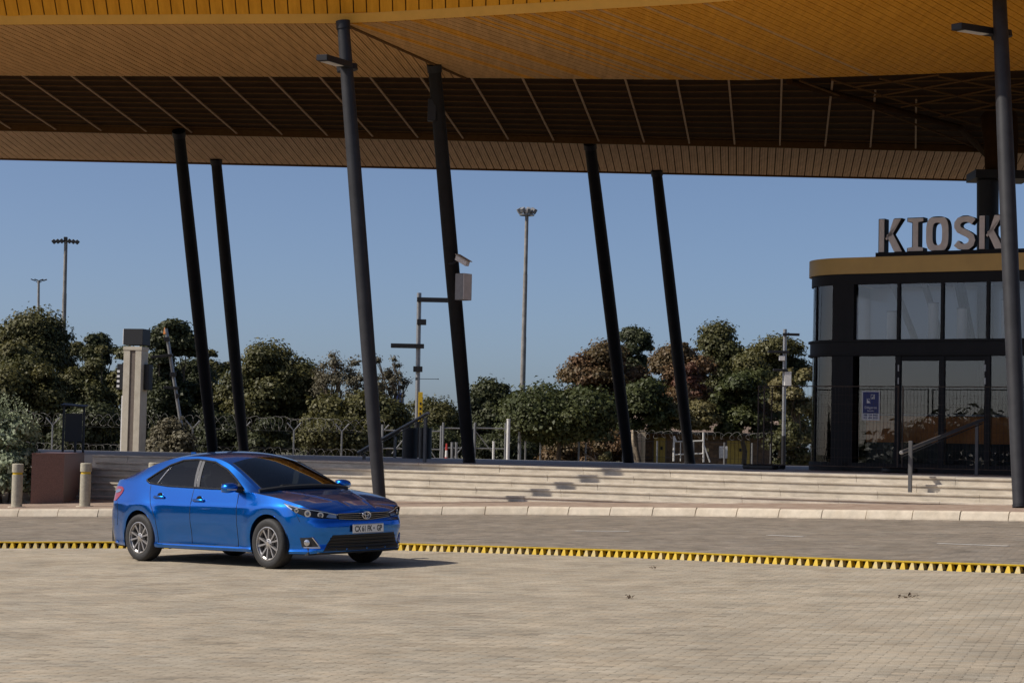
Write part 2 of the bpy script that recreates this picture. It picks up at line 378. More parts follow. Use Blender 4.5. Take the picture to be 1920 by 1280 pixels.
for j in range(7):
    zt = DECK - (6-j)*RISE; v0 = j*TREAD; v1 = v0 + TREAD + .12
    u = U0-1.0+.7*(j % 3)
    while u < U1:
        ua, ub = max(u, U0), min(u+2.1, U1)-.007; u += 2.1
        if ub-ua < .2: continue
        jz, jv = random.uniform(-.0025, .0025), random.uniform(-.004, .004)
        mb = MB(); prof = [(0, zt-RISE-.25), (0, zt-.045), (-.028, zt-.04), (-.03, zt-.008), (-.022, zt), (v1-v0, zt), (v1-v0, zt-RISE-.25)]
        A = [st(ua, v0+q+jv, z+jz) for q, z in prof]; B = [st(ub, v0+q+jv, z+jz) for q, z in prof]; n = len(prof)
        mb.add(A+B, [(i, (i+1) % n, n+(i+1) % n, n+i) for i in range(n)] + [tuple(range(n)), tuple(range(2*n-1, n-1, -1))])
        mb.build('step_slab', M['step'], stairs)
# deck
mb = MB(); a = st(U0-14, 6*TREAD+.10, DECK-.004); b = st(U1+10, 6*TREAD+.10, DECK-.004)
a2 = Vector((a.x+2, BACK_Y, DECK-.004)); b2 = Vector((b.x+12, BACK_Y, DECK-.004))
mb.slab(a, b, b2, a2, .35)
structure(mb.build('deck_floor', M['deck']))

# yellow toothed lane divider
tooth_p = 16/1920*36*0 + .123
sp = resample(strip_line, tooth_p)
strip = thing('lane_divider', sp[len(sp)//2], 'long low yellow lane divider with a row of teeth across the paving', 'lane divider')
mbar = MB(); mback = MB()
SH = .100
fr = []
for i, p in enumerate(sp):
    a = sp[max(i-1, 0)]; b = sp[min(i+1, len(sp)-1)]; d = (b-a).normalized(); nrm = Vector((-d.y, d.x, 0)).normalized()
    fr.append((Vector((p.x, p.y, gz(p.x, p.y))), d, nrm))
prof = [(.06, SH-.020), (.018, SH-.017), (.012, SH-.004), (.03, SH), (.11, SH), (.17, .06), (.20, 0), (.12, 0), (.105, SH-.03)]
n = len(prof); V = []
for p, d, nr in fr: V += [p+nr*q+Vector((0, 0, z)) for q, z in prof]
F = [(i*n+k, i*n+(k+1) % n, (i+1)*n+(k+1) % n, (i+1)*n+k) for i in range(len(fr)-1) for k in range(n)]
mbar.add(V, F); mbar.build('top_bar', M['yellow'], strip)
mback = MB(); V = []
for p, d, nr in fr: V += [p+nr*.005+Vector((0, 0, .012)), p+nr*.10+Vector((0, 0, .012)), p+nr*.102+Vector((0, 0, SH-.022))]
F = [(i*3+k, i*3+k+1, (i+1)*3+k+1, (i+1)*3+k) for i in range(len(fr)-1) for k in range(2)]
mback.add(V, F); mback.build('base_channel', M['rubber'], strip)
_tm = {}
for i in range(len(fr)-1):
    p, d, nr = fr[i]; q = fr[i+1][0]; c = (p+q)/2
    if not (-.30*c.y < c.x < .40*c.y): continue
    wv = random.random() < .42; key = (wv, random.randrange(2))
    if key not in _tm:
        mb = MB(); wb, wt, k2 = .038, .013, .003*key[1]
        mb.add([(-wb, 0, 0), (wb, 0, 0), (wb, .03, 0), (-wb, .03, 0), (-wt, .020, SH-.014), (wt, .020, SH-.014), (wt+.004, .09, SH-.02), (-wt-.004, .09, SH-.02), (-wb, .10, 0), (wb, .10, 0)],
               [(0, 1, 5, 4), (4, 5, 6, 7), (1, 2, 9, 6, 5), (0, 4, 7, 8, 3), (6, 9, 8, 7)])
        o = mb.build('tooth', M['yellow_worn'] if wv else M['yellow'], strip); _tm[key] = o.data
    else: o = link('tooth', _tm[key], strip)
    o.matrix_basis = Matrix(((d.x, nr.x, 0, c.x), (d.y, nr.y, 0, c.y), (d.z, nr.z, 1, c.z), (0, 0, 0, 1)))
# painted bay lines on the road
for (x0, y0), (x1, y1), lb in [((1760, 1018.5), (1892, 1023.5), 'white painted bay line on the road near the right column'), ((1440, 1003), (1508, 1006), 'short faded white painted line in the middle of the road'), ((1080, 995), (1180, 996), 'faint worn white line on the road right of the car')]:
    a, b = ground(x0, y0), ground(x1, y1); d = (b-a).normalized(); nr = Vector((-d.y, d.x, 0)).normalized()*.05
    mb = MB(); zz = Vector((0, 0, .006)); mb.slab(a-nr+zz, b-nr+zz, b+nr+zz, a+nr+zz, .002)
    tag(mb.build('painted_line', M['whitepaint']), lb, 'road marking')
# ------------------------------------------------------------------ canopy
SOF = 10.7
def sz(px, py): return level(px, py, SOF)
canopy = thing('canopy', (0, 66, SOF), 'huge slatted timber canopy with ochre underside carried on leaning columns', 'canopy')
canopy['category'] = 'canopy'
def board(parent, n0, n1, f1, f0, mat_, lines=3, th=.03):
    # one board between near edge n0-n1 and far edge f0-f1, made of a few narrow slats over a backing
    mb = MB(); n0, n1, f0, f1 = map(Vector, (n0, n1, f0, f1))
    for k in range(lines):
        e = .42 if k == 0 else .10
        ta, tb = (k+e*1.0)/lines, (k+1)/lines
        a, b = n0.lerp(n1, ta), n0.lerp(n1, tb); c, d = f0.lerp(f1, tb), f0.lerp(f1, ta)
        mb.slab(a, d, c, b, th)
    return mb.build('board', mat_, parent, recalc=True)
def soffit(mat_back, quads):
    mb = MB()
    for q in quads:
        q = [Vector(p)+Vector((0, 0, .035)) for p in q]; mb.slab(*q, .05)
    return mb.build('soffit_panel', mat_back, canopy)
lipA = [(-28, 53.0), (-22, 50.7), (-15.7, 48.5), (-11.4, 47.4), (-3.6, 46.4), (3.7, 43.55), (8, 41.2), (12, 39.0), (20, 34.6)]
def lip(x): return float(np.interp(x, [p[0] for p in lipA], [p[1] for p in lipA]))
def lipz(x): return SOF
Bfar = [(-24, 54.4), (-13.0, 54.1), (-4.2, 53.2), (5.7, 52.4), (8.3, 51.5), (12.1, 50.2), (24, 46.5)]
def bfar(x): return float(np.interp(x, [p[0] for p in Bfar], [p[1] for p in Bfar]))
def dxl(x): return .844*(1.5 + (x/.844+12.1)*(.83-1.5)/(12.1-4.2))
# far ribbon
dark = M['roofdark']
DN, DF = 63.8, 70.3
Dp = soffit(dark, [[(-28, DN, SOF), (-28, DF, SOF), (28, DF, SOF), (28, DN, SOF)]])
pitch = .24; x = -21.0
def dxd(x): return .40+.0444*x
while x < 21:
    board(Dp, (x, DN, SOF), (x+pitch, DN, SOF), (x+pitch+dxd(x+pitch), DF, SOF), (x+dxd(x), DF, SOF), M['board_pale']); x += pitch
mb = MB(); mb.box((0, DF+.06, SOF+.12), (56, .1, .34)); mb.build('edge_trim', M['roofrib'], canopy)
mb = MB(); mb.box((0, DN-.05, SOF+.07), (56, .08, .2)); mb.build('edge_trim', M['roofrib'], canopy)
# near ribbon, left of the seam: boards run away from the viewer; right of it they run along the kiosk
seam_n, seam_f = sz(640, 42), sz(872, 146)
_g = np.linspace(-28, 28, 33)
Bp = soffit(dark, [[(a, lip(a), SOF), (a, bfar(a), SOF), (b, bfar(b), SOF), (b, lip(b), SOF)] for a, b in zip(_g[:-1], _g[1:])])
x = -20.0; pitch = .228
def seam_cut(xn, yn, xf, yf):   # where a left board meets the seam, as a fraction of its length
    ax, ay = seam_n.x, seam_n.y; bx, by = seam_f.x, seam_f.y
    dx, dy = xf-xn, yf-yn; ex, ey = bx-ax, by-ay
    den = dx*ey-dy*ex
    if abs(den) < 1e-9: return 1
    t = ((ax-xn)*ey-(ay-yn)*ex)/den
    return t
while x < -1.2:
    def ends(x):
        xn, yn = x, lip(x); xf = x+dxl(x); yf = bfar(xf); return xn, yn, xf, yf
    def clipped(x):
        xn, yn, xf, yf = ends(x)
        if x > seam_n.x:
            t = max(0, min(1, seam_cut(xn, yn, xf, yf))); return Vector((xn+(xf-xn)*t, yn+(yf-yn)*t, SOF)), Vector((xf, yf, SOF))
        return Vector((xn, yn, SOF)), Vector((xf, yf, SOF))
    a, d = clipped(x); b, c = clipped(x+pitch)
    if (d-a).length > .12 and d.x < seam_f.x: board(Bp, a, b, c, d, M['board'])
    x += pitch
KA = R(31); kd = Vector((math.sin(KA), math.cos(KA), 0)); kn = Vector((math.cos(KA), -math.sin(KA), 0))
# right-hand boards: strips along kd, clipped by the lip, the far edge and the seam
def clip_poly(poly, inside):
    out = []
    for i in range(len(poly)):
        a, b = poly[i], poly[(i+1) % len(poly)]; fa, fb = inside(a), inside(b)
        if fa >= 0: out.append(a)
        if fa*fb < 0:
            lo, hi = 0.0, 1.0
            for _ in range(30):
                m_ = (lo+hi)/2
                if inside(a.lerp(b, m_))*fa > 0: lo = m_
                else: hi = m_
            out.append(a.lerp(b, lo))
    return out
o0 = Vector((seam_n.x, seam_n.y, SOF)); sd = Vector((seam_f.x-seam_n.x, seam_f.y-seam_n.y, 0)); sn = Vector((sd.y, -sd.x, 0)).normalized()
k = -52
while k < 105:
    s0, s1 = k*.228, (k+1)*.228-.026
    for sub in (0, 1):
        q0 = s0+(s1-s0)*.5*sub+.006*sub; q1 = s0+(s1-s0)*.5*(sub+1)
        poly = [o0+kn*q0-kd*30, o0+kn*q0+kd*30, o0+kn*q1+kd*30, o0+kn*q1-kd*30]
        for fn in (lambda p: (p-o0).dot(sn)-.02, lambda p: bfar(p.x)-p.y, lambda p: p.y-(lip(p.x) if p.x < 4.4 else lip(p.x)), lambda p: 20-p.x):
            poly = clip_poly(poly, fn)
            if len(poly) < 3: break
        if len(poly) >= 3 and sub == 0: pl0 = poly
        if len(poly) >= 3:
            mb = MB(); n = len(poly); mb.add([p for p in poly]+[p+Vector((0, 0, .03)) for p in poly], [tuple(range(n)), tuple(range(2*n-1, n-1, -1))]+[(i, (i+1) % n, n+(i+1) % n, n+i) for i in range(n)])
            mb.build('board', M['board_orange'] if random.random() < (k+8)/46 else M['board'], Bp)
    k += 1
# seam trim
mb = MB(); mb.tube([seam_n+Vector((0, 0, -.005)), seam_f+Vector((0, 0, -.005))], .045, 6); mb.build('seam_trim', M['roofrib'], canopy)
# rising front apron with its bright lip
FE = [(-32, 54), (-28, 52.2), (-21.5, 49.7), (-15.7, 47.8), (-11, 46.7), (-7.3, 46.25), (-3.6, 45.75), (-1.5, 45.0), (3.7, 42.7), (8, 40.3), (14, 37), (28, 29)]
def fe(x): return float(np.interp(x, [p[0] for p in FE], [p[1] for p in FE]))
def apron(x, y): return Vector((x, y, SOF+.04+.9*(lip(x)-y)))
gx = np.linspace(-28, 28, 40)
Ap = soffit(dark, [[apron(a, fe(a)), apron(a, lip(a)-.1), apron(b, lip(b)-.1), apron(b, fe(b))] for a, b in zip(gx[:-1], gx[1:])])
mb = MB(); L = [(x_, lip(x_), SOF) for x_ in np.linspace(-26, 24, 60)]
for a, b in zip(L[:-1], L[1:]):
    a, b = Vector(a), Vector(b); mb.slab(a+Vector((0, -.17, .19)), a+Vector((0, -.075, .0)), b+Vector((0, -.075, .0)), b+Vector((0, -.17, .19)), .1)
mb.build('edge_lip', M['lip'], canopy)
x = -19.0; pitch = .29
while x < 14:
    a, b = apron(x, lip(x)-.14), apron(x+pitch, lip(x+pitch)-.14); c, d = apron(x+pitch, fe(x+pitch)+.05), apron(x, fe(x)+.05)
    m_ = MB(); e0, e1 = a.lerp(b, .10), d.lerp(c, .10); m_.slab(e0, b, c, e1, .03); o = m_.build('board', M['board_orange'], Ap); x += pitch
mb = MB()
for a, b in zip(gx[:-1], gx[1:]): mb.slab(apron(a, fe(a))+Vector((0, -.02, -.1)), apron(b, fe(b))+Vector((0, -.02, -.1)), apron(b, fe(b))+Vector((0, -.02, .35)), apron(a, fe(a))+Vector((0, -.02, .35)), .1)
mb.build('front_fascia', M['lip'], canopy)
mb = MB()
for a, b in zip(gx[:-1], gx[1:]):
    up = Vector((0, 0, .16))
    mb.slab(apron(a, fe(a)+.05)+up, apron(b, fe(b)+.05)+up, Vector((b, lip(b)+.1, SOF+.30)), Vector((a, lip(a)+.1, SOF+.30)), .06)
    mb.slab(Vector((a, lip(a)+.1, SOF+.30)), Vector((b, lip(b)+.1, SOF+.30)), Vector((b, max(bfar(b), 55.2)+.2, SOF+.34)), Vector((a, max(bfar(a), 55.2)+.2, SOF+.34)), .06)
mb.build('roof_deck', M['roofdark'], canopy)
# dark roof underside between the two ribbons, with purlins and timber strips
mb = MB(); mb.slab((-28, 52.5, SOF+.16), (-28, DN-.1, SOF+.16), (28, DN-.1, SOF+.16), (28, 44, SOF+.16), .05); mb.build('roof_sheet', M['roofdark'], canopy)
for i in range(11):
    t = (i+.5)/11; y0 = 0
    mb = MB(); P = []
    for x_ in np.linspace(-24, 24, 13): P.append(Vector((x_, bfar(x_)+(DN-.2-bfar(x_))*t, SOF+.10)))
    for a, b in zip(P[:-1], P[1:]): mb.slab(a, a+Vector((0, .05, 0)), b+Vector((0, .05, 0)), b, .03)
    mb.build('purlin', M['roofrib'], canopy)
xn = -19.1
while xn < 11.4:
    xf = xn + .22 + (xn+12.54)*(1.6-.22)/(9.62+12.54)
    y0 = bfar(xn)+.05
    if xn > 7.3: y0 += (xn-7.3)*1.35
    a, b = Vector((xn, y0, SOF+.02)), Vector((xf, DN-.15, SOF+.02)); a = a.lerp(b, 0)
    mb = MB(); mb.slab(a, b, b+Vector((.05, 0, 0)), a+Vector((.05, 0, 0)), .03); mb.build('timber_strip', M['rafter'], canopy)
    xn += 1.279
# dark bracing where the roof turns at the kiosk
A0, A1 = sz(1480, 152), sz(1800, 238); A2 = sz(1850, 290)
mb = MB(); mb.tube([A0+Vector((0, 0, -.02)), A1+Vector((0, 0, -.02)), A2+Vector((0, 0, -.02))], .09, 8); mb.build('brace_beam', M['roofdark'], canopy)
for (x0, y0), (x1, y1) in [((1500, 148), (1900, 300)), ((1560, 146), (1930, 262)), ((1650, 144), (1950, 212)), ((1760, 140), (1960, 178)), ((1600, 160), (1760, 137)), ((1640, 178), (1880, 135)), ((1690, 198), (1950, 146)), ((1760, 216), (1960, 172))]:
    mb = MB(); mb.tube([sz(x0, y0)+Vector((0, 0, -.05)), sz(x1, y1)+Vector((0, 0, -.05))], .028, 5); mb.build('brace_rod', M['rafter'] if False else M['roofrib'], canopy)
# top deck that keeps the sun off
mb = MB(); mb.slab((-28, 55, SOF+.5), (-28, DF-.1, SOF+.5), (28, DF-.1, SOF+.5), (28, 46, SOF+.5), .3)
mb.build('roof_deck', M['roofdark'], canopy)

# ------------------------------------------------------------------ columns
def col_thing(b, t, r, label, mt='column'):
    b, t = Vector(b), Vector(t)
    th = thing('column', b, label, 'column', 'leaning canopy columns')
    N = 14; pts = [b.lerp(t, i/N) for i in range(N+1)]; rs = [r*(.82+.26*math.sin(math.pi*(.12+.76*i/N))) for i in range(N+1)]
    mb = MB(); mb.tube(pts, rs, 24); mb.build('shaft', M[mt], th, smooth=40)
    mb = MB(); mb.tube([b, b+(t-b).normalized()*.06], r*.98, 24); mb.build('base_collar', M['steel_dark'], th, smooth=40)
    mb = MB(); mb.tube([t-(t-b).normalized()*.18, t], [r*1.05, r*1.08], 24); mb.build('head_collar', M['steel_dark'], th, smooth=40)
    return th
def pv(px, py): return pave(px, py)
C3 = col_thing(pv(712.5, 944.2), sz(643, 40), .146, 'sunlit slate grey leaning column on the pavement just behind the car bonnet')
C4 = col_thing(level(880, 867, DECK), sz(814, 122), .168, 'dark leaning column on the deck carrying a grey box and camera', 'column_shaded')
C7 = col_thing(pv(1913, 951), at(1873, -26, 42.2), .150, 'sunlit grey leaning column at the right edge in front of the kiosk')
def gcol(pxb, pxt, pyt, d, lab):
    t = sz(pxt, pyt); b = at(pxb, 868, d); b.z = DECK; return col_thing(b, t, .185, lab, 'column_shaded')
C1 = gcol(399, 335, 246, 70, 'leftmost shaded leaning column left of the car roof')
C2 = gcol(457, 405, 299, 72.5, 'second shaded leaning column from the left, above the car roof')
C5 = gcol(1179, 1106, 269, 70, 'shaded leaning column beside the spreading green tree')
C6 = gcol(1294, 1231, 320, 72.5, 'shaded leaning column in front of the brick hut')
# column behind the KIOSK letters with its dark capital
b = at(1856, 480, 57); b.z = DECK
kc = thing('column', b, 'thick dark upright column rising behind the last sign letter', 'column', 'leaning canopy columns')
top = at(1852, 338, 57)
mb = MB(); mb.tube([b, Vector((top.x, top.y, top.z))], .29, 24); mb.build('shaft', M['steel_dark'], kc, smooth=40)
mb = MB(); mb.box((top.x+.3, top.y, top.z+.1), (1.5, 1.2, .22)); mb.build('capital', M['steel_dark'], kc)
mb = MB(); mb.tube([top+Vector((.35, 0, .2)), top+Vector((.35, 0, 1.0)), Vector((top.x+.4, top.y+.5, SOF-.02))], [.42, .46, .5], 16); mb.build('flared_head', M['roofdark'], kc, smooth=40)
# fittings on the columns
def lamp_arm(c0, c1, label):
    # box floodlight on an arm: c1 = root on the column, c0 = free end
    th = thing('floodlight', c1, label, 'floodlight', 'box floodlights on the columns'); d = (c0-c1); L = d.length; d.normalize()
    M4 = Matrix.Translation((c0+c1)/2) @ d.to_track_quat('X', 'Z').to_matrix().to_4x4()
    mb = MB(); mb.box(None, (L, .26, .13), M=M4, bev=.01); mb.build('housing', M['steel_dark'], th)
    M5 = Matrix.Translation((c0+c1)/2 + d*L*.08 - Vector((0, 0, .069))) @ d.to_track_quat('X', 'Z').to_matrix().to_4x4()
    mb = MB(); mb.box(None, (L*.6, .19, .012), M=M5); mb.build('lens', M['whitepaint'], th)
    return th
t1 = lamp_arm(at(603, 108, 44.9), at(650, 122, 46.0), 'box floodlight on the column behind the car bonnet')
r0 = at(650, 128, 46.25); mb = MB(); mb.tube([r0+Vector((.02, 0, -.06)), r0+Vector((.0, 0, .06))], .23, 20); mb.build('clamp_ring', M['steel_dark'], t1)
t2 = lamp_arm(at(1793, 50, 41.6), at(1868, 62, 42.4), 'box floodlight on the right edge column')
r0 = at(1877, 66, 42.5); mb = MB(); mb.tube([r0+Vector((.02, 0, -.06)), r0+Vector((0, 0, .06))], .21, 20); mb.build('clamp_ring', M['steel_dark'], t2)
b = at(809, 208, 51.6); th = thing('speaker_box', b, 'small black box fixed high on the camera column', 'speaker')
mb = MB(); mb.box(b+Vector((.02, -.1, 0)), (.21, .26, .54), bev=.015); mb.build('cabinet', M['black'], th)
mb = MB(); mb.box(b+Vector((.1, .05, 0)), (.26, .12, .18)); mb.build('bracket', M['steel_dark'], th)
b = at(869, 538, 52.1); th = thing('control_box', b, 'grey metal equipment box strapped to the camera column', 'box')
mb = MB(); mb.box(b, (.32, .28, .65), rz=.9, bev=.012); o = mb.build('case', M['kgrey'], th)
mb = MB(); mb.box(b+Vector((.1, -.13, 0)), (.30, .014, .64), rz=.9); mb.build('door', M['letter_face'], th)
for dz in (-.24, .24):
    mb = MB(); mb.box(b+Vector((.185, .07, dz)), (.03, .05, .05)); mb.build('latch', M['black'], th)
a, c = at(857, 483, 52.1), at(877, 495, 51.8); th = thing('security_camera', a, 'hooded surveillance camera on the column above the grey box', 'camera')
mb = MB(); q = (c-a).normalized(); M4 = Matrix.Translation((a+c)/2) @ q.to_track_quat('X', 'Z').to_matrix().to_4x4()
mb.box(None, ((c-a).length, .12, .12), M=M4, bev=.01); mb.build('housing', M['letter_face'], th)
mb = MB(); M4 = Matrix.Translation((a+c)/2+Vector((.03, 0, .07))) @ q.to_track_quat('X', 'Z').to_matrix().to_4x4(); mb.box(None, ((c-a).length*1.15, .16, .015), M=M4); mb.build('sun_hood', M['totem'], th)
mb = MB(); mb.tube([a+Vector((.08, 0, -.02)), a+Vector((-.1, 0, -.15)), a+Vector((-.2, .05, -.15))], .03, 8); mb.build('bracket', M['steel_dark'], th)
# ------------------------------------------------------------------ kiosk
KU, KV = kn, kd                                    # along its front (right and nearer), and inward
K0 = at(1579, 860, 54.0); K0.z = 0
def kp_(u, v, z): q = K0 + KU*u + KV*v; return Vector((q.x, q.y, z))
def zat(py, px=1600, d=54.0): return at(px, py, d).z
RC = 1.36; KW = 9.0; KD = 6.0
def outline(off=0, nseg=10):
    # plan of the front: from the left side round the corner to the right end; off grows it outwards
    P = [kp_(-RC-off, KD, 0)]
    for i in range(nseg+1):
        a = math.pi/2*i/nseg; P.append(kp_(-(RC+off)*math.cos(a), RC-(RC+off)*math.sin(a), 0))
    P.append(kp_(KW, -off, 0)); return P
def wall_band(name, z0, z1, off, th, mt, parent, closed_top=False, smooth=35):
    o_, i_ = outline(off), outline(off-th); n = len(o_); mb = MB()
    V = [Vector((p.x, p.y, z)) for P, z in ((o_, z0), (o_, z1), (i_, z1), (i_, z0)) for p in P]
    F = []
    for k in range(n-1):
        for a, b in ((0, 1), (1, 2), (2, 3), (3, 0)): F.append((a*n+k, a*n+k+1, b*n+k+1, b*n+k))
    F += [(0, n, 2*n, 3*n), (n-1, 2*n-1, 3*n-1, 4*n-1)]
    mb.add(V, F); return mb.build(name, mt, parent, smooth=smooth)
kiosk = thing('kiosk', kp_(2, 0, DECK), 'two-storey black framed glass kiosk with rounded corner and gold roof band', 'kiosk')
zG1, zG0 = zat(484), zat(514.5); zW1, zW0 = zat(534), zat(637); zD1 = zat(668); zB = DECK
wall_band('roof_band', zG0, zG1, .07, .25, M['gold'], kiosk)
wall_band('head_beam', zW1, zG0+.01, 0, .22, M['kblack'], kiosk)
wall_band('floor_beam', zD1, zW0, .02, .25, M['kblack'], kiosk)
for dz in (zD1+.02, zW0-.06): wall_band('beam_flange', dz, dz+.045, .07, .1, M['kblack'], kiosk)
wall_band('plinth', zB, zB+.22, .01, .2, M['kblack'], kiosk)
O = outline(-.3, 10); mb = MB(); n = len(O)
for z in (zW0-.08, zG0+.02):
    P = [Vector((p.x, p.y, z)) for p in O] + [kp_(KW, KD, z)]; m_ = len(P); mb.add(P+[p+Vector((0, 0, .06)) for p in P], [tuple(range(m_)), tuple(range(2*m_-1, m_-1, -1))]+[(i, (i+1) % m_, m_+(i+1) % m_, m_+i) for i in range(m_)])
mb.build('floor_slab', M['kblack'], kiosk)
P = [Vector((p.x, p.y, zG1-.05)) for p in outline(0, 10)] + [kp_(KW, KD, zG1-.05)]; mb = MB(); m_ = len(P); mb.add(P+[p+Vector((0, 0, .04)) for p in P], [tuple(range(m_)), tuple(range(2*m_-1, m_-1, -1))]+[(i, (i+1) % m_, m_+(i+1) % m_, m_+i) for i in range(m_)]); mb.build('roof', M['kblack'], kiosk)
# rounded corner frames and panes
def arc(a0, a1, off, n=6): return [kp_(-(RC+off)*math.cos(a), RC-(RC+off)*math.sin(a), 0) for a in [a0+(a1-a0)*i/n for i in range(n+1)]]
def curved(name, a0, a1, z0, z1, off, th, mt, parent):
    A, B = arc(a0, a1, off), arc(a0, a1, off-th); n = len(A); mb = MB()
    V = [Vector((p.x, p.y, z)) for P, z in ((A, z0), (A, z1), (B, z1), (B, z0)) for p in P]
    F = [(a*n+k, a*n+k+1, b*n+k+1, b*n+k) for k in range(n-1) for a, b in ((0, 1), (1, 2), (2, 3), (3, 0))]+[(0, n, 2*n, 3*n), (n-1, 2*n-1, 3*n-1, 4*n-1)]
    mb.add(V, F); return mb.build(name, mt, parent, smooth=35)
curved('corner_post', R(76), R(90), zB, zW1+.02, .01, .2, M['kblack'], kiosk)
curved('corner_post', R(-2), R(3), zB, zW1+.02, .02, .12, M['kblack'], kiosk)
for z0, z1 in ((zB+.22, zD1), (zW0, zW1)):
    for a0, a1 in ((3, 45), (46.5, 76)): curved('corner_pane', R(a0), R(a1), z0, z1, -.05, .012, M['kglass'], kiosk)
    curved('corner_mullion', R(45), R(46.5), z0, z1, -.02, .06, M['kblack'], kiosk)
# front mullions, panes
def kbox(name, u0, u1, v0, v1, z0, z1, mt, parent, bev=0):
    mb = MB(); Mx = Matrix.Translation(kp_((u0+u1)/2, (v0+v1)/2, (z0+z1)/2)) @ Matrix.Rotation(-KA, 4, 'Z'); mb.box(None, (u1-u0, v1-v0, z1-z0), M=Mx, bev=bev); return mb.build(name, mt, parent)
kbox('front_post', 0, .26, -.01, .2, zB, zW1+.02, M['kblack'], kiosk)
us = [.32, 1.44, 2.58, 3.74, 4.9, 6.04, 7.18, 8.2, 9.0]
for i, u in enumerate(us[:-1]):
    w_ = us[i+1]
    kbox('pane', u+.03, w_-.03, .06, .072, zW0, zW1, M['kglass'], kiosk)
    if i: kbox('mullion', u-.035, u+.035, .0, .14, zW0, zW1, M['kblack'], kiosk)
    isdoor = i in (1, 2)
    z1 = zD1-(.12 if isdoor else 0)
    p_ = kbox('door_leaf' if isdoor else 'pane', u+.09, w_-.06, .05, .062, zB+.22, z1, M['kglass'], kiosk)
    if i: kbox('mullion', u-.06, u+.08, .0, .16, zB+.2, zD1, M['kblack'], kiosk)
    if isdoor:
        kbox('door_rail', u+.08, w_-.06, .03, .1, z1, zD1, M['kblack'], kiosk)
        for dz in (.10, .42): kbox('hinge', w_-.05 if i == 2 else u+.02, w_-.02 if i == 2 else u+.05, -.03, 0, z1-dz-.16, z1-dz, M['galv'], kiosk)
# what stands inside
inn = thing('counter', kp_(3, 2, DECK), 'orange fronted counter seen through the kiosk glass', 'counter')
kbox('front_panel', .35, 8.5, .7, .76, DECK+.75, DECK+1.42, M['korange'], inn)
kbox('base_panel', .35, 8.5, .72, .8, DECK+.02, DECK+.75, M['black'], inn)
kbox('counter_top', .3, 8.6, .62, 1.4, DECK+1.42, DECK+1.48, M['kgrey'], inn)
bw = thing('back_wall', kp_(3, 4, DECK), 'pale partition wall inside the kiosk upper floor', 'wall')
kbox('panel', -1.25, 9, 4.6, 4.62, zW0, zG0, M['frosted'], bw); kbox('panel', -1.25, 9, 4.6, 4.7, DECK, zW0-.1, M['kblack'], bw); kbox('panel', 8.9, 9, .2, 4.6, DECK, zG0, M['kgrey'], bw); kbox('panel', -1.2, -1.12, 1.7, 4.7, DECK, zW0, M['kblack'], bw); kbox('panel', -1.2, -1.12, 2.6, 4.7, zW0, zG0, M['frosted'], bw); kbox('panel', -1.25, 9, 5.9, 6.0, DECK, zW0, M['kblack'], bw)
for i, (u, h) in enumerate([(.9, .75), (2.0, .95), (2.75, .8), (3.9, 1.0), (4.8, .85)]):
    th = thing('storage_unit', kp_(u, 1.0, zW0), ['white storage cylinder behind the leftmost upper kiosk window', 'second white cylinder from the left in the upper kiosk windows', 'middle white cylinder in the upper kiosk windows', 'white cylinder behind the third upper kiosk window', 'white cylinder in the upper window beside the right column'][i], 'container', 'white cylinders upstairs in the kiosk')
    mb = MB(); c = kp_(u, 1.0, zW0); mb.tube([c, c+Vector((0, 0, h))], .13, 16); mb.build('body', M['signwhite'], th, smooth=40)
    mb = MB(); mb.tube([c+Vector((0, 0, h)), c+Vector((0, 0, h+.03))], .135, 16); mb.build('lid', M['kgrey'], th, smooth=40)
for i, (u0, u1) in enumerate(((.5, 1.3), (1.35, 2.0), (2.3, 2.75))):
    mb = MB(); mb.tube([kp_(u0, 2.0, zG0), kp_(u1, 1.7, zW0)], .09 if i < 2 else .14, 8); mb.build('diagonal_bar', M['kgrey'] if i < 2 else M['kblack'], kiosk)  # slanted tubes stand in for column reflections in the upper glass
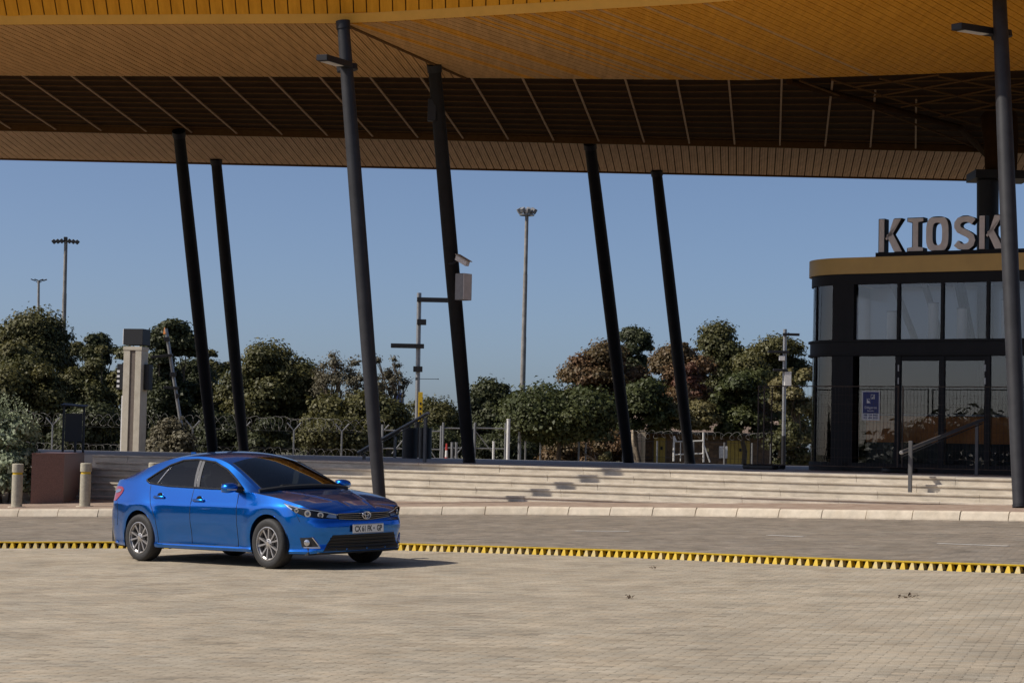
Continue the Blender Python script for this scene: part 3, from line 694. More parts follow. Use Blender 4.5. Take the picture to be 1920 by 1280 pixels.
# KIOSK lettering on its bar
sgn = thing('kiosk_sign', kp_(3, .3, zG1), 'large raised grey letters reading KIOSK along the kiosk roof edge', 'sign')
zb0, zb1 = zG1-.02, zG1+.12
kbox('letter_bar', .78, 6.6, .1, .5, zb0, zb1, M['kblack'], sgn)
LH = .86; DEP = .26
def stroke(path, wd):
    P = [Vector((x, y)) for x, y in path]; Lf, Rt = [], []
    for i, p in enumerate(P):
        a, b = P[max(i-1, 0)], P[min(i+1, len(P)-1)]; t = (b-a).normalized(); n_ = Vector((-t.y, t.x))*wd/2; Lf.append(p+n_); Rt.append(p-n_)
    return [tuple(q) for q in Lf+Rt[::-1]]
def letter(ch):
    W = .62; s_ = .175; polys = []
    if ch == 'K':
        polys = [[(0, 0), (s_, 0), (s_, LH), (0, LH)], [(s_-.01, .36), (s_+.03, .31), (W-.20, LH), (W, LH), (.335, .43)], [(.20, .44), (.34, .52), (W+.03, 0), (W-.18, 0)]]
    elif ch == 'I':
        polys = [[(.0, 0), (.44, 0), (.44, .10), (.31, .12), (.31, LH-.12), (.44, LH-.10), (.44, LH), (0, LH), (0, LH-.10), (.13, LH-.12), (.13, .12), (0, .10)]]
    elif ch == 'O':
        import math as m
        def ring(rx, ry, n=40):
            out = []
            for i in range(n+1):
                a = 2*m.pi*i/n; ex = .62; out.append((.29+rx*m.copysign(abs(m.cos(a))**ex, m.cos(a)), LH/2+ry*m.copysign(abs(m.sin(a))**ex, m.sin(a))))
            return out
        a, b = ring(.29, LH/2+.01), ring(.125, LH/2-.15); polys = [[a[i], a[i+1], b[i+1], b[i]] for i in range(len(a)-1)]
    else:
        t = s_*.93; r1x, r1y = .225, .235; path = []
        for i in range(15): a = R(25)+R(200)*i/14; path.append((.30+r1x*math.cos(a), LH-.215+(r1y-.10+.08)*math.sin(a)))
        for i in range(15): a = R(45)-R(225)*i/14; path.append((.31+.235*math.cos(a), .225+.16*math.sin(a)))
        P = [(.53, .70), (.46, .755), (.37, .785), (.27, .785), (.17, .745), (.115, .67), (.115, .585), (.165, .51), (.27, .455), (.38, .40), (.47, .335), (.495, .25), (.465, .155), (.385, .095), (.28, .075), (.175, .105), (.085, .185)]
        sp_ = stroke(P, t); n = len(P); polys = [[sp_[i], sp_[i+1], sp_[2*n-2-i], sp_[2*n-1-i]] for i in range(n-1)]
    return polys
for ch, u in zip('KIOSK', (.83, 1.59, 2.09, 2.78, 3.44)):
    f = MB(); bk = MB()
    for pg in letter(ch):
        Mx = Matrix((( KU.x, 0, -KV.x, 0), (KU.y, 0, -KV.y, 0), (0, 1, 0, 0), (0, 0, 0, 1))); Mx.translation = kp_(u, .42, zb1)
        bk.prism(pg, DEP, Mx)
    o = bk.build('letter_body', M['kblack'], sgn)
    for pg in letter(ch):
        cx = sum(p[0] for p in pg)/len(pg); cy = sum(p[1] for p in pg)/len(pg)
        Mx = Matrix((( KU.x, 0, -KV.x, 0), (KU.y, 0, -KV.y, 0), (0, 1, 0, 0), (0, 0, 0, 1))); Mx.translation = kp_(u, .42-DEP, zb1)
        def shrink(p):      # pull the face in from the body's edge a little
            return (p[0]+(-.02 if p[0] > cx else .02)*(1 if ch != 'O' and ch != 'S' else 0), max(.018, min(LH-.018, p[1])))
        f.prism([shrink(p) for p in pg] if ch in 'KI' else [(p[0], max(.02, min(LH-.02, p[1]))) for p in pg], .012, Mx)
    f.build('letter_face', M['letter_face'], o)
# small company sign on the glass
def text_mesh(body, size, mt, Mx, parent, name='lettering', ext=.002, bold=0, align='CENTER', sx=1.0):
    cu = bpy.data.curves.new(name, 'FONT'); cu.body = body; cu.size = size; cu.extrude = ext; cu.offset = bold; cu.align_x = align; cu.align_y = 'CENTER'; cu.resolution_u = 3
    ob = bpy.data.objects.new(name, cu); COL.objects.link(ob); dg = bpy.context.evaluated_depsgraph_get(); dg.update()
    me = bpy.data.meshes.new_from_object(ob.evaluated_get(dg)); bpy.data.objects.remove(ob); bpy.data.curves.remove(cu)
    me.transform(Mx @ Matrix.Scale(sx, 4, (1, 0, 0))); me.materials.clear(); me.materials.append(mt); return link(name, me, parent)
def kface(u, v, z): Mx = Matrix(((KU.x, 0, -KV.x, 0), (KU.y, 0, -KV.y, 0), (0, 1, 0, 0), (0, 0, 0, 1))); Mx.translation = kp_(u, v, z); return Mx
cs = thing('window_sign', kp_(.55, 0, 2.5), 'small blue and white security company sign on the kiosk glass', 'sign')
zs1, zs0 = zat(733), zat(787); zm = zat(774.5); uc = .74; hw = .235
kbox('backing', uc-hw, uc+hw, .025, .035, zs0, zs1, M['signwhite'], cs)
kbox('blue_panel', uc-hw+.025, uc+hw-.025, .019, .0245, zm, zs1-.02, M['signblue'], cs)
for pg in ([(.02, .0), (.11, .0), (.11, .11), (.085, .11)], [(.11, .0), (.11, .11), (.0, .0)], [(-.11, 0), (.0, -.11), (-.11, -.11)], [(-.12, 0.01), (-.02, .01), (-.02, -.1), (-.03, -.1), (-.03, .0), (-.12, .0)], [(.0, .02), (.0, .12), (.12, .12), (.12, .11), (.01, .11), (.01, .02)]):
    mb = MB(); mb.prism([(x*.95, y*.95) for x, y in pg], .004, kface(uc, .018, zs1-.20)); mb.build('emblem', M['signwhite'], cs)
text_mesh('Diligence', .088, M['signwhite'], kface(uc, .017, zm+.145), cs)
text_mesh('Security', .055, M['signwhite'], kface(uc, .017, zm+.065), cs)
text_mesh('086 164 4462', .068, M['signblue'], kface(uc, .022, zm-.045), cs, bold=.002)
text_mesh('011 494 3333', .068, M['signblue'], kface(uc, .022, zm-.115), cs, bold=.002)
# temporary mesh fence panels round the kiosk
def mesh_panel(a, b, h, label, foot=True):
    a, b = Vector(a), Vector(b); th = thing('fence_panel', (a+b)/2, label, 'fence panel', 'temporary mesh panels round the kiosk'); d = (b-a).normalized(); L = (b-a).length; up = Vector((0, 0, 1))
    for p in (a, b):
        mb = MB(); mb.tube([p, p+up*h], .019, 8); mb.build('upright', M['rust'], th, smooth=40)
    for z in (.12, h-.02):
        mb = MB(); mb.tube([a+up*z, b+up*z], .013, 8); mb.build('rail', M['rust'], th, smooth=40)
    mb = MB(); n = int(L/.09)
    for i in range(1, n): q = a+d*(L*i/n); mb.tube([q+up*.12, q+up*(h-.02)], .0028, 3, caps=False)
    for i in range(1, 9): z = .12+(h-.14)*i/9; mb.tube([a+up*z, b+up*z], .0028, 3, caps=False)
    o = mb.build('mesh_infill', M['rust'], th); o['kind'] = 'stuff'
    if foot:
        for p in (a, b):
            mb = MB(); mb.box(p+Vector((0, 0, .06)), (.34, .7, .13), rz=-KA+R(90), bev=.03); mb.build('foot_block', M['black'], th)
    return th
M['rust'] = mat('rusty_painted_steel', (.075, .055, .042), .7, var=.4, scale=12)
ft = 2.12
c0 = kp_(-2.35, .9, DECK); c1 = kp_(-1.9, -.95, DECK); c2 = kp_(-1.72, -1.0, DECK); c3 = kp_(1.85, -1.0, DECK); c4 = kp_(1.97, -1.0, DECK); c5 = kp_(5.4, -1.0, DECK)
mesh_panel(c0, c1, ft, 'leftmost temporary mesh fence panel turned back beside the kiosk corner')
mesh_panel(c2, c3, ft, 'temporary mesh fence panel in front of the blue window sign')
mesh_panel(c4, c5, ft, 'temporary mesh fence panel in front of the kiosk doors at right')

# ------------------------------------------------------------------ handrails, bollards, planter
def post_on(p0, zt, w, parent):
    mb = MB(); mb.box((p0.x, p0.y, (p0.z+zt)/2), (w, w*.9, zt-p0.z), rz=-ang); return mb.build('post', M['railing'], parent)
def rail_thing(pts, rail, label, w=.07):
    th = thing('handrail', pts[0][0], label, 'handrail', 'stair handrails')
    for p, zt in pts: post_on(p, zt, w, th)
    mb = MB(); mb.tube(rail, .042, 12); mb.build('rail', M['railing'], th, smooth=40)
    mb = MB(); mb.tube([r - Vector((0, 0, .085)) for r in rail], .014, 6); mb.build('flat_bar', M['steel_dark'], th)
    for a, b in ((rail[0], rail[1]), (rail[-1], rail[-2])):
        d = (a-b).normalized(); mb = MB(); mb.tube([a, a+d*.02], [.043, .03], 12); mb.build('end_cap', M['galv'], th, smooth=40)
    return th
def on_steps(px, py):      # the tread hit by a pixel at the foot of a post
    best = None
    for j in range(-1, 7):
        z = DECK-(6-j)*RISE if j >= 0 else None
        p = level(px, py, z) if j >= 0 else pave(px, py)
        v = (p-Vector((PLt.x, PLt.y, 0))).dot(SV); j2 = v/TREAD
        if j >= 0 and j <= j2 <= j+1.02 or (j == 6 and j2 > 6): return p
        if j == -1: best = p
    return best
def rail_at(defs, ends, label):
    pts = []
    for px, pyb, pyt in defs:
        p = on_steps(px, pyb); pts.append((p, at(px, pyt, p.y).z-.02))
    ra = [at(ends[0][0], ends[0][1], pts[0][0].y-.12)] + [Vector((p.x, p.y, zt+.05)) for p, zt in pts[1:2]] + [at(ends[1][0], ends[1][1], pts[-1][0].y+.1)]
    ra = [ra[0], ra[-1]]
    return rail_thing(pts, ra, label)
rail_at([(681, 916, 850), (739, 899, 816), (796, 866, 781)], [(672, 848), (803, 774)], 'dark metal stair handrail standing behind the car bonnet')
rail_at([(1706, 943, 824), (1770, 916, 804), (1831, 890, 792)], [(1690, 848), (1842, 787)], 'dark metal stair handrail in front of the kiosk doors')
def bollard(px, py, h, label):
    p = pave(px, py); th = thing('bollard', p, label, 'bollard', 'concrete bollards along the kerb'); r = .115
    mb = MB(); mb.tube([p-Vector((0, 0, .05)), p+Vector((0, 0, h*.745))], r, 24); mb.build('shaft', M['bollard'], th, smooth=40)
    mb = MB(); mb.tube([p+Vector((0, 0, h*.745)), p+Vector((0, 0, h*.80))], r-.012, 24); mb.build('yellow_band', M['yellow'], th, smooth=40)
    mb = MB(); mb.tube([p+Vector((0, 0, h*.80)), p+Vector((0, 0, h*.985)), p+Vector((0, 0, h))], [r+.006, r+.006, r-.012], 24); mb.build('cap', M['bollard'], th, smooth=40)
    mb = MB(); mb.tube([p-Vector((0, 0, .02)), p+Vector((0, 0, .012))], r+.07, 20); mb.build('footing', M['kerb'], th)
bollard(31, 950, .93, 'concrete bollard with yellow band by the grey-green bush')
bollard(159, 949, .93, 'concrete bollard with yellow band right of the granite block')
bollard(287, 948.5, .93, 'concrete bollard mostly hidden behind the car boot')
pa, pb = pave(57, 944), pave(118, 942.5)
gw = thing('planter_wall', (pa+pb)/2, 'polished red-brown granite block ending the steps at left', 'wall')
zt = DECK+.0; e = (pb-pa); e.z = 0; wv = e.normalized(); iv = Vector((-wv.y, wv.x, 0))
iv = Vector((-.10, 1, 0)).normalized()
Lg = 4.6
mb = MB(); q = [pa, pb, pb+iv*Lg, pa+iv*Lg]
zt = at(57, 851, pa.y).z
mb.add([Vector((p.x, p.y, gz(p.x, p.y)+KH-.2)) for p in q]+[Vector((p.x, p.y, zt)) for p in q], [(0, 1, 5, 4), (1, 2, 6, 5), (2, 3, 7, 6), (3, 0, 4, 7), (4, 5, 6, 7), (3, 2, 1, 0)])
mb.build('block', M['granite'], gw)
mb = MB(); mb.add([Vector((p.x, p.y, zt)) + (Vector(q[2])-Vector(q[0])).normalized()*o_ for p, o_ in zip(q, (-.02, 0, 0, 0))] + [Vector((p.x, p.y, zt+.03)) for p in q], [(0, 1, 5, 4), (1, 2, 6, 5), (2, 3, 7, 6), (3, 0, 4, 7), (4, 5, 6, 7)])
mb.build('coping', M['granite'], gw)
mb = MB(); p = pave(70, 942); p2 = pave(0, 946); mb.slab(p2+Vector((-3, 2.2, .02)), p+Vector((0, .3, .02)), p+Vector((0, 1.0, .20)), p2+Vector((-3, 2.9, .2)), .2)
tag(mb.build('planter_edge', M['kerb']), 'low pale edging under the grey-green bush', 'edging')

# ------------------------------------------------------------------ things on and behind the deck
b = level(137, 848, DECK); d_ = b.y
b = at(137, 848, 60); b.z = DECK
nb = thing('notice_board', b, 'black freestanding notice board on the deck behind the bollards', 'notice board')
x0, x1 = at(119, 800, 60).x, at(157, 800, 60).x; zt = at(137, 760, 60).z
mb = MB(); mb.box(((x0+x1)/2, 60, (DECK+.3+zt-.22)/2+.0), (x1-x0-.1, .07, zt-.22-DECK-.3)); mb.build('panel', M['black'], nb)
for x in (x0, x1, (x0+x1)/2+.06):
    mb = MB(); mb.box((x, 60, (DECK+(zt if x != (x0+x1)/2+.06 else DECK+.35))/2), (.055, .055, (zt if x != (x0+x1)/2+.06 else DECK+.35)-DECK)); mb.build('leg', M['black'], nb)
mb = MB(); mb.slab((x0-.06, 59.8, zt+.02), (x1+.06, 59.8, zt-.02), (x1+.06, 60.3, zt+.03), (x0-.06, 60.3, zt+.07), .035); mb.build('top_hood', M['steel_dark'], nb)

def wide(px, d): return at(px, 700, d).x
# totem sign pillar
D_ = 95
b = at(252, 845, D_); b.z = .45
tt = thing('totem_pillar', b, 'tall pale sign pillar with black box on top left of the leaning pole', 'sign')
Xl, Xr = wide(236, D_), wide(272, D_); zt = at(252, 652, D_).z
TR = Matrix.Rotation(R(-14), 4, 'Z')
def tbox(name, x0, x1, y0, y1, z0, z1, mt, par=tt, bev=.01):
    mb = MB(); c = Vector(((x0+x1)/2-b.x, (y0+y1)/2, 0)); c = TR.to_3x3() @ c; mb.box(None, (x1-x0, y1-y0, z1-z0), M=Matrix.Translation((b.x+c.x, D_+c.y, (z0+z1)/2)) @ TR, bev=bev); return mb.build(name, mt, par)
w_ = Xr-Xl
tbox('shaft', Xl+.02, Xr-.02, -.34, .34, .45, zt, M['totem_groove'])
tbox('face_panel', Xl, Xl+w_*.36, -.38, .36, .45, zt-.12, M['totem']); tbox('face_panel', Xl+w_*.66, Xr, -.38, .36, .45, zt-.12, M['totem'])
tbox('side_panel', Xl-.05, Xl+.1, -.36, .34, .45, at(240, 742, D_).z, M['signwhite'])
for z in (.0, .5, 1.0, 1.35): tbox('side_mark', Xl-.056, Xl-.04, -.20, -.05+.1*(z % .6), 1.4+z, 1.47+z, M['kgrey'], bev=0)
tbox('cap', Xl-.02, Xr+.02, -.40, .38, zt-.12, zt+.04, M['totem'])
z1 = at(252, 617, D_).z; z0 = at(252, 648, D_).z
tbox('top_box', Xl-.02, Xr+.05, -.42, .42, z0+.02, z1, M['black'])
tbox('top_box_end', Xl-.06, Xl-.02, -.40, .40, z0+.04, z1-.02, M['signwhite'])
for k in range(3): tbox('end_stripe', Xl-.066, Xl-.06, -.3, .3, z0+.14+.15*k, z0+.20+.15*k, M['red'] if k == 1 else M['letter_face'], bev=0)
za, zb_ = at(225, 682, D_).z, at(225, 730, D_).z
tbox('side_box', Xl-.36, Xl-.03, -.25, .2, zb_, za, M['steel_dark']); tbox('side_box', Xr+.02, Xr+.25, -.1, .35, zb_, za, M['black'])
for k in range(4): tbox('sign_print', Xl-.345, Xl-.22, -.258, -.2502, zb_+.1+.22*k, zb_+.2+.22*k, M['signwhite'], bev=0)

# tilted pole with box arms
D_ = 97
def pole_thing(name, base, top, r, label, cat='lamp post', group='tall slim poles with box arms', mats=None):
    th = thing(name, base, label, cat, group); mb = MB(); d = top-base
    cut = base+d*.28
    mb.tube([base, cut], r*1.15, 12); mb.build('lower_shaft', M['steel_dark'], th, smooth=40)
    mb = MB(); mb.tube([cut, top], r, 12); mb.build('upper_shaft', M['galv'], th, smooth=40); return th
def arm(th, p, x0, x1, h=.13, dy=.2, mt='steel_dark', tilt=0):
    mb = MB(); Mx = Matrix.Translation(Vector(((x0+x1)/2, p.y-.12, p.z))) @ Matrix.Rotation(tilt, 4, 'Y'); mb.box(None, (x1-x0, dy, h), M=Mx, bev=.01); return mb.build('light_arm' if x1-x0 > .5 else 'control_box', M[mt], th)
bt = at(352, 845, D_); tp_ = at(311, 616, D_); bt.z = .45
th = pole_thing('tilted_pole', bt, tp_, .08, 'crooked pale pole leaning left with box arms beside the sign pillar')
for px, py, xa, xb, t_ in ((312, 636, 307, 317, .2), (318, 668, 283, 324, .12), (325, 702, 320, 331, 0), (333, 727, 309, 337, -.04), (336, 742, 332, 338, 0)):
    p = at(px, py, D_); arm(th, p, wide(xa, D_), wide(xb, D_), .12 if xb-xa > 15 else .2, tilt=-t_)
mb = MB(); q = at(310, 626, D_); mb.tube([q, at(309, 614, D_)], [.09, .03], 10); mb.build('orange_tip', M['orange'], th)
# upright pole with box arms, by the handrail
D_ = 93
bt = at(781, 858, D_); bt.z = .45; tp_ = at(786, 549, D_)
th = pole_thing('lamp_post', bt, tp_, .10, 'silver lamp post with black box arms behind the left handrail')
for px, py, xa, xb in ((786, 562, 779, 842), (786, 604, 780, 797), (784, 649, 732, 794), (783, 692, 775, 792)):
    arm(th, at(px, py, D_), wide(xa, D_), wide(xb, D_), .19 if xb-xa > 30 else .24, .3)
mb = MB(); q = at(783, 710, D_); mb.tube([q, q+Vector((.9, 0, .01))], .012, 6); mb.build('thin_arm', M['steel_dark'], th)
mb = MB(); q2 = q+Vector((.9, 0, .01)); mb.tube([q2-Vector((0, 0, .02)), q2+Vector((0, 0, .02))], .025, 8); mb.build('sensor', M['steel_dark'], th)
mb = MB(); mb.tube([q-Vector((0, 0, .06)), q+Vector((0, 0, .06))], .1, 12); mb.build('clamp', M['black'], th)
ys_ = thing('yellow_sign', at(789, 760, D_), 'narrow yellow banner sign on the lamp post behind the left handrail', 'sign')
q0, q1 = at(784, 790, D_), at(793, 735, D_); mb = MB(); mb.box(((q0.x+q1.x)/2, D_-.1, (q0.z+q1.z)/2), (q1.x-q0.x, .03, q1.z-q0.z), bev=.005); mb.build('plate', M['yellow'], ys_)
for k in range(4):
    mb = MB(); mb.box(((q0.x+q1.x)/2, D_-.118, q0.z+.12+.22*k), ((q1.x-q0.x)*.45, .006, .11)); mb.build('sign_print', M['black'], ys_)
bn = at(768, 852, 67); bn.z = DECK
th = thing('litter_bin', bn, 'dark cylindrical bin on the deck beside the lamp post', 'bin')
mb = MB(); mb.tube([bn, bn+Vector((0, 0, .9))], .24, 20); mb.build('drum', M['steel_dark'], th, smooth=40); mb = MB(); mb.tube([bn+Vector((0, 0, .9)), bn+Vector((0, 0, .96))], .255, 20); mb.build('rim', M['black'], th, smooth=40)
bn = at(797, 852, 67.5); bn.z = DECK
th = thing('litter_bin', bn, 'second dark bin partly hidden by the left handrail end post', 'bin')
mb = MB(); mb.tube([bn, bn+Vector((0, 0, .92))], .2, 20); mb.build('drum', M['black'], th, smooth=40); mb = MB(); mb.tube([bn+Vector((0, 0, .92)), bn+Vector((0, 0, .97))], .21, 20); mb.build('rim', M['black'], th, smooth=40)
# right-hand pole near the kiosk
D_ = 95
bt = at(1469, 850, D_); bt.z = .45; tp_ = at(1472, 617, D_)
th = pole_thing('lamp_post', bt, tp_, .085, 'silver lamp post with box arms left of the kiosk')
for px, py, xa, xb in ((1472, 627, 1466, 1497), (1472, 660, 1439, 1478), (1471, 694, 1449, 1476)):
    arm(th, at(px, py, D_), wide(xa, D_), wide(xb, D_), .11, .22)
for xa, xb, ya, yb in ((1460, 1471, 667, 676), (1470, 1483, 697, 724)):
    a, c = at(xa, yb, D_), at(xb, ya, D_); mb = MB(); mb.box(((a.x+c.x)/2, D_-.1, (a.z+c.z)/2), (c.x-a.x, .2, c.z-a.z), bev=.01); mb.build('white_box', M['whitepaint'], th)
# floodlight masts
def mast(pxb, pxt, pyt, d, r, label, kind):
    bt = at(pxb, 840, d); bt.z = .45; tp_ = at(pxt, pyt, d)
    th = thing('floodlight_mast', bt, label, 'light mast', 'high floodlight masts')
    mb = MB(); n = 4
    for i in range(n):
        a, c = bt.lerp(tp_, i/n), bt.lerp(tp_, (i+1)/n); k = 1-.5*i/n; mb.tube([a, c], [r*k, r*(k-.06)], 12)
    mb.build('shaft', M['mast'], th, smooth=40)
    if kind == 'ring':
        mb = MB(); mb.tube([tp_+Vector((math.cos(t)*.5, math.sin(t)*.5, -.2)) for t in np.linspace(0, 2*math.pi, 17)[:-1]], .05, 6, closed=True); mb.build('carrier_ring', M['galv'], th)
        for i in range(8):
            t = 2*math.pi*i/8+.2; q = tp_+Vector((math.cos(t)*.52, math.sin(t)*.52, .1)); mb = MB(); mb.box(None, (.34, .24, .34), M=Matrix.Translation(q) @ Matrix.Rotation(t, 4, 'Z') @ Matrix.Rotation(.5, 4, 'Y'), bev=.02); mb.build('flood_lamp', M['kgrey'], th)
    elif kind == 'row':
        mb = MB(); mb.tube([tp_+Vector((-1.0, 0, 0)), tp_+Vector((1.0, 0, 0))], .06, 8); mb.build('cross_arm', M['steel_dark'], th)
        for x in (-.9, -.6, -.3, 0, .3, .6, .9):
            mb = MB(); mb.box(None, (.26, .3, .3), M=Matrix.Translation(tp_+Vector((x, -.1, .02+.14*(x == 0)-.1*abs(x)))) @ Matrix.Rotation(.7*np.sign(x), 4, 'Y'), bev=.02); mb.build('flood_lamp', M['black'], th)
    else:
        for x in (-1, -.4, .4, 1):
            mb = MB(); mb.tube([tp_+Vector((0, 0, -.3)), tp_+Vector((.42*x, .1, .05*abs(x)))], .03, 6); mb.build('arm', M['steel_dark'], th)
            mb = MB(); mb.box(None, (.4, .22, .1), M=Matrix.Translation(tp_+Vector((.6*x, .1, .07))) @ Matrix.Rotation(-.35*np.sign(x), 4, 'Y'), bev=.02); mb.build('flood_lamp', M['steel_dark'], th)
mast(977, 988, 398, 150, .22, 'tall floodlight mast standing in the open sky at the centre', 'ring')
mast(114, 123.5, 452, 165, .24, 'tall floodlight mast with a row of lamps above the left trees', 'row')
mast(70, 72.5, 526, 210, .2, 'smaller distant floodlight mast at the far left', 'v')

# ------------------------------------------------------------------ fences behind the deck
def helix(a, b, r, turns, tr, seg=12, name='razor_coil', parent=None):
    a, b = Vector(a), Vector(b); d = b-a; t = d.normalized(); e1 = t.orthogonal().normalized(); e1 = Vector((0, 0, 1)); e2 = t.cross(e1)
    n = int(turns*seg); mb = MB(); ph = random.random()*6
    rr = [r*(.75+.45*random.random()) for _ in range(int(turns)+3)]; mb.tube([a+d*(i/n)+t*(.85*r*math.sin(2*math.pi*i/seg+ph+.6*math.sin(i*.37)))+(e1*math.cos(2*math.pi*i/seg+ph)+e2*math.sin(2*math.pi*i/seg+ph))*rr[i//seg] for i in range(n+1)], tr, 3)
    return mb.build(name, M['wire'], parent, smooth=True)
def fence_run(pts_px, d, label, h, coil_r, y_top, posts_y=True, low=None):
    h += .47
    base = at((pts_px[0]+pts_px[-1])/2, 850, d); base.z = .45
    th = thing('razor_wire_fence', base, label, 'fence')
    P = [at(px, 850, d) for px in pts_px]
    for p in P: p.z = .45
    for p in P:
        mb = MB(); mb.tube([p, p+Vector((0, 0, h))], .04, 6); mb.build('post', M['galv'], th)
        if posts_y:
            mb = MB(); mb.tube([p+Vector((-.32, 0, h+.36)), p+Vector((0, 0, h)), p+Vector((.32, 0, h+.36))], .035, 6); mb.build('y_bracket', M['galv'], th)
    for a, b in zip(P[:-1], P[1:]):
        L = (b-a).length; helix(a+Vector((0, 0, h+.30)), b+Vector((0, 0, h+.30)), coil_r, L/.36, .0065, seg=16, parent=th)
        if low: helix(a+Vector((0, -.3, low)), b+Vector((0, -.3, low)), coil_r*.8, L/.34, .006, seg=16, parent=th)
        mb = MB()
        for z in (.05, h*.5, h-.02): mb.tube([a+Vector((0, 0, z)), b+Vector((0, 0, z))], .008, 3, caps=False)
        k = int(L/.22)
        for i in range(k):
            q = a.lerp(b, i/k); mb.tube([q+Vector((0, 0, .05)), q+Vector((.0, 0, h))], .004, 3, caps=False)
        o = mb.build('wire_mesh', M['steel_dark'], th); o['kind'] = 'stuff'
fence_run([-40, 97, 235, 360, 455, 550, 640, 715], 98, 'razor wire fence with Y-shaped posts behind the left part of the deck', 1.15, .30, 0, low=.57)
# gates in the middle: galvanised frames
def gate(px0, px1, d, zt_px, zmid_px, label, braces=()):
    a, b = at(px0, 850, d), at(px1, 850, d); a.z = b.z = .45
    th = thing('wire_gate', (a+b)/2, label, 'gate', 'galvanised gates behind the deck')
    zt, zm = at(px0, zt_px, d).z, at(px0, zmid_px, d).z
    for p in (a, b):
        mb = MB(); mb.tube([p, Vector((p.x, p.y, zt+.25))], .05, 8); mb.build('post', M['galv'], th, smooth=40)
    for z in (zt, zm):
        mb = MB(); mb.tube([Vector((a.x, d, z)), Vector((b.x, d, z))], .03, 6); mb.build('rail', M['galv'], th, smooth=40)
    for (xa, ya), (xb, yb) in braces:
        mb = MB(); mb.tube([at(xa, ya, d), at(xb, yb, d)], .026, 6); mb.build('diagonal_bar', M['galv'], th, smooth=40)
    mb = MB(); k = int((b.x-a.x)/.25)
    for i in range(1, k): q = a.lerp(b, i/k); mb.tube([q, Vector((q.x, q.y, zt))], .004, 3, caps=False)
    o = mb.build('wire_mesh', M['steel_dark'], th); o['kind'] = 'stuff'
gate(716, 826, 95, 806, 840, 'galvanised fence frame behind the left handrail', [((771, 806), (735, 850)), ((806, 842), (816, 858)), ((806, 842), (796, 858))])
gate(830, 889, 96, 802, 839, 'galvanised gate leaf left of the camera column', [((866, 838), (852, 857))])
gate(890, 947, 96.5, 802, 840, 'galvanised gate leaf right of the camera column', [((890, 806), (925, 850))])
for px, w_, y0, lab in ((952, .075, 787, 'thick white painted gate post right of the camera column'), (925, .05, 829, 'short white post between the gate leaves')):
    p = at(px, 858, 93); p.z = .45; th = thing('gate_post', p, lab, 'post', 'white painted gate posts'); z = at(px, y0, 93).z
    mb = MB(); mb.tube([p, Vector((p.x, p.y, z))], w_, 10); mb.build('shaft', M['whitepaint'], th, smooth=40); mb = MB(); mb.tube([Vector((p.x, p.y, z)), Vector((p.x, p.y, z+.05))], w_*1.15, 10); mb.build('cap', M['whitepaint'], th, smooth=40)
p = at(837, 858, 92); p.z = .45
th = thing('delineator', p, 'small red and white striped marker post behind the deck', 'marker'); z1 = at(837, 831, 92).z
for k in range(4):
    mb = MB(); mb.tube([Vector((p.x, p.y, .45+(z1-.45)*k/4)), Vector((p.x, p.y, .45+(z1-.45)*(k+1)/4))], [.09-.012*k, .085-.015*k], 8); mb.build('band', M['red'] if k % 2 else M['whitepaint'], th)
for i, px in enumerate((847, 855)):
    p = at(px, 858, 92); p.z = .45; z = at(px, 830, 92).z; th = thing('pipe_post', p, ['left one of two slim grey posts beside the striped marker', 'right one of two slim grey posts beside the striped marker'][i], 'post', 'slim posts by the gates'); mb = MB(); mb.tube([p, Vector((p.x, p.y, z))], .06, 8); mb.build('shaft', M['galv'], th, smooth=40); mb = MB(); mb.tube([Vector((p.x, p.y, z)), Vector((p.x, p.y, z+.03))], .07, 8); mb.build('cap', M['galv'], th)
p = at(974, 860, 97); p.z = .45; th = thing('pipe_post', p, 'bare steel post in front of the spreading tree', 'post', 'slim posts by the gates'); mb = MB(); mb.tube([p, at(974.5, 803, 97)], .08, 10); mb.build('shaft', M['galv'], th, smooth=40)
mb = MB(); q = at(974.5, 803, 97); mb.tube([q, q+Vector((0, 0, .05))], .09, 10); mb.build('cap', M['galv'], th)
fence_run([985, 1013, 1085, 1098, 1168, 1232, 1300, 1358, 1410, 1445], 100, 'flat-wrapped razor mesh fence in front of the brick hut', 1.05, .18, 0, posts_y=False)

# ------------------------------------------------------------------ brick hut
D_ = 112
def hx(px): return wide(px, D_)
def hz(py, px=1300): return at(px, py, D_).z
hut = thing('brick_hut', (hx(1300), D_, .9), 'low brown brick hut with mustard doors behind the razor fence', 'hut')
x0, x1 = hx(1198), hx(1450); zt = hz(812)
mb = MB(); mb.box(((x0+x1)/2, D_+2, (.4+zt)/2), (x1-x0, 4, zt-.4)); wall_o = mb.build('wall', M['brickwall'], hut)
bl, bh = .42, .16; bmesh_cache = {}
M['brick_a'] = mat('brown_brick', (.20, .125, .075), .9, var=.3, scale=9); M['brick_b'] = mat('dark_brown_brick', (.135, .09, .06), .9, var=.3, scale=9)
mbs = [MB(), MB()]
row = 0; z = .9
while z < zt-.1:
    x = x0+(bl/2 if row % 2 else 0)
    while x < x1-bl:
        mbs[random.random() < .4].box((x+bl/2, D_-.012, z+bh/2), (bl-.03, .03, bh-.025)); x += bl
    z += bh; row += 1
for m_, k in zip(mbs, ('brick_a', 'brick_b')):
    o = m_.build('brickwork', M[k], wall_o); o['kind'] = 'stuff'
xr0, xr1 = hx(1186), hx(1460)
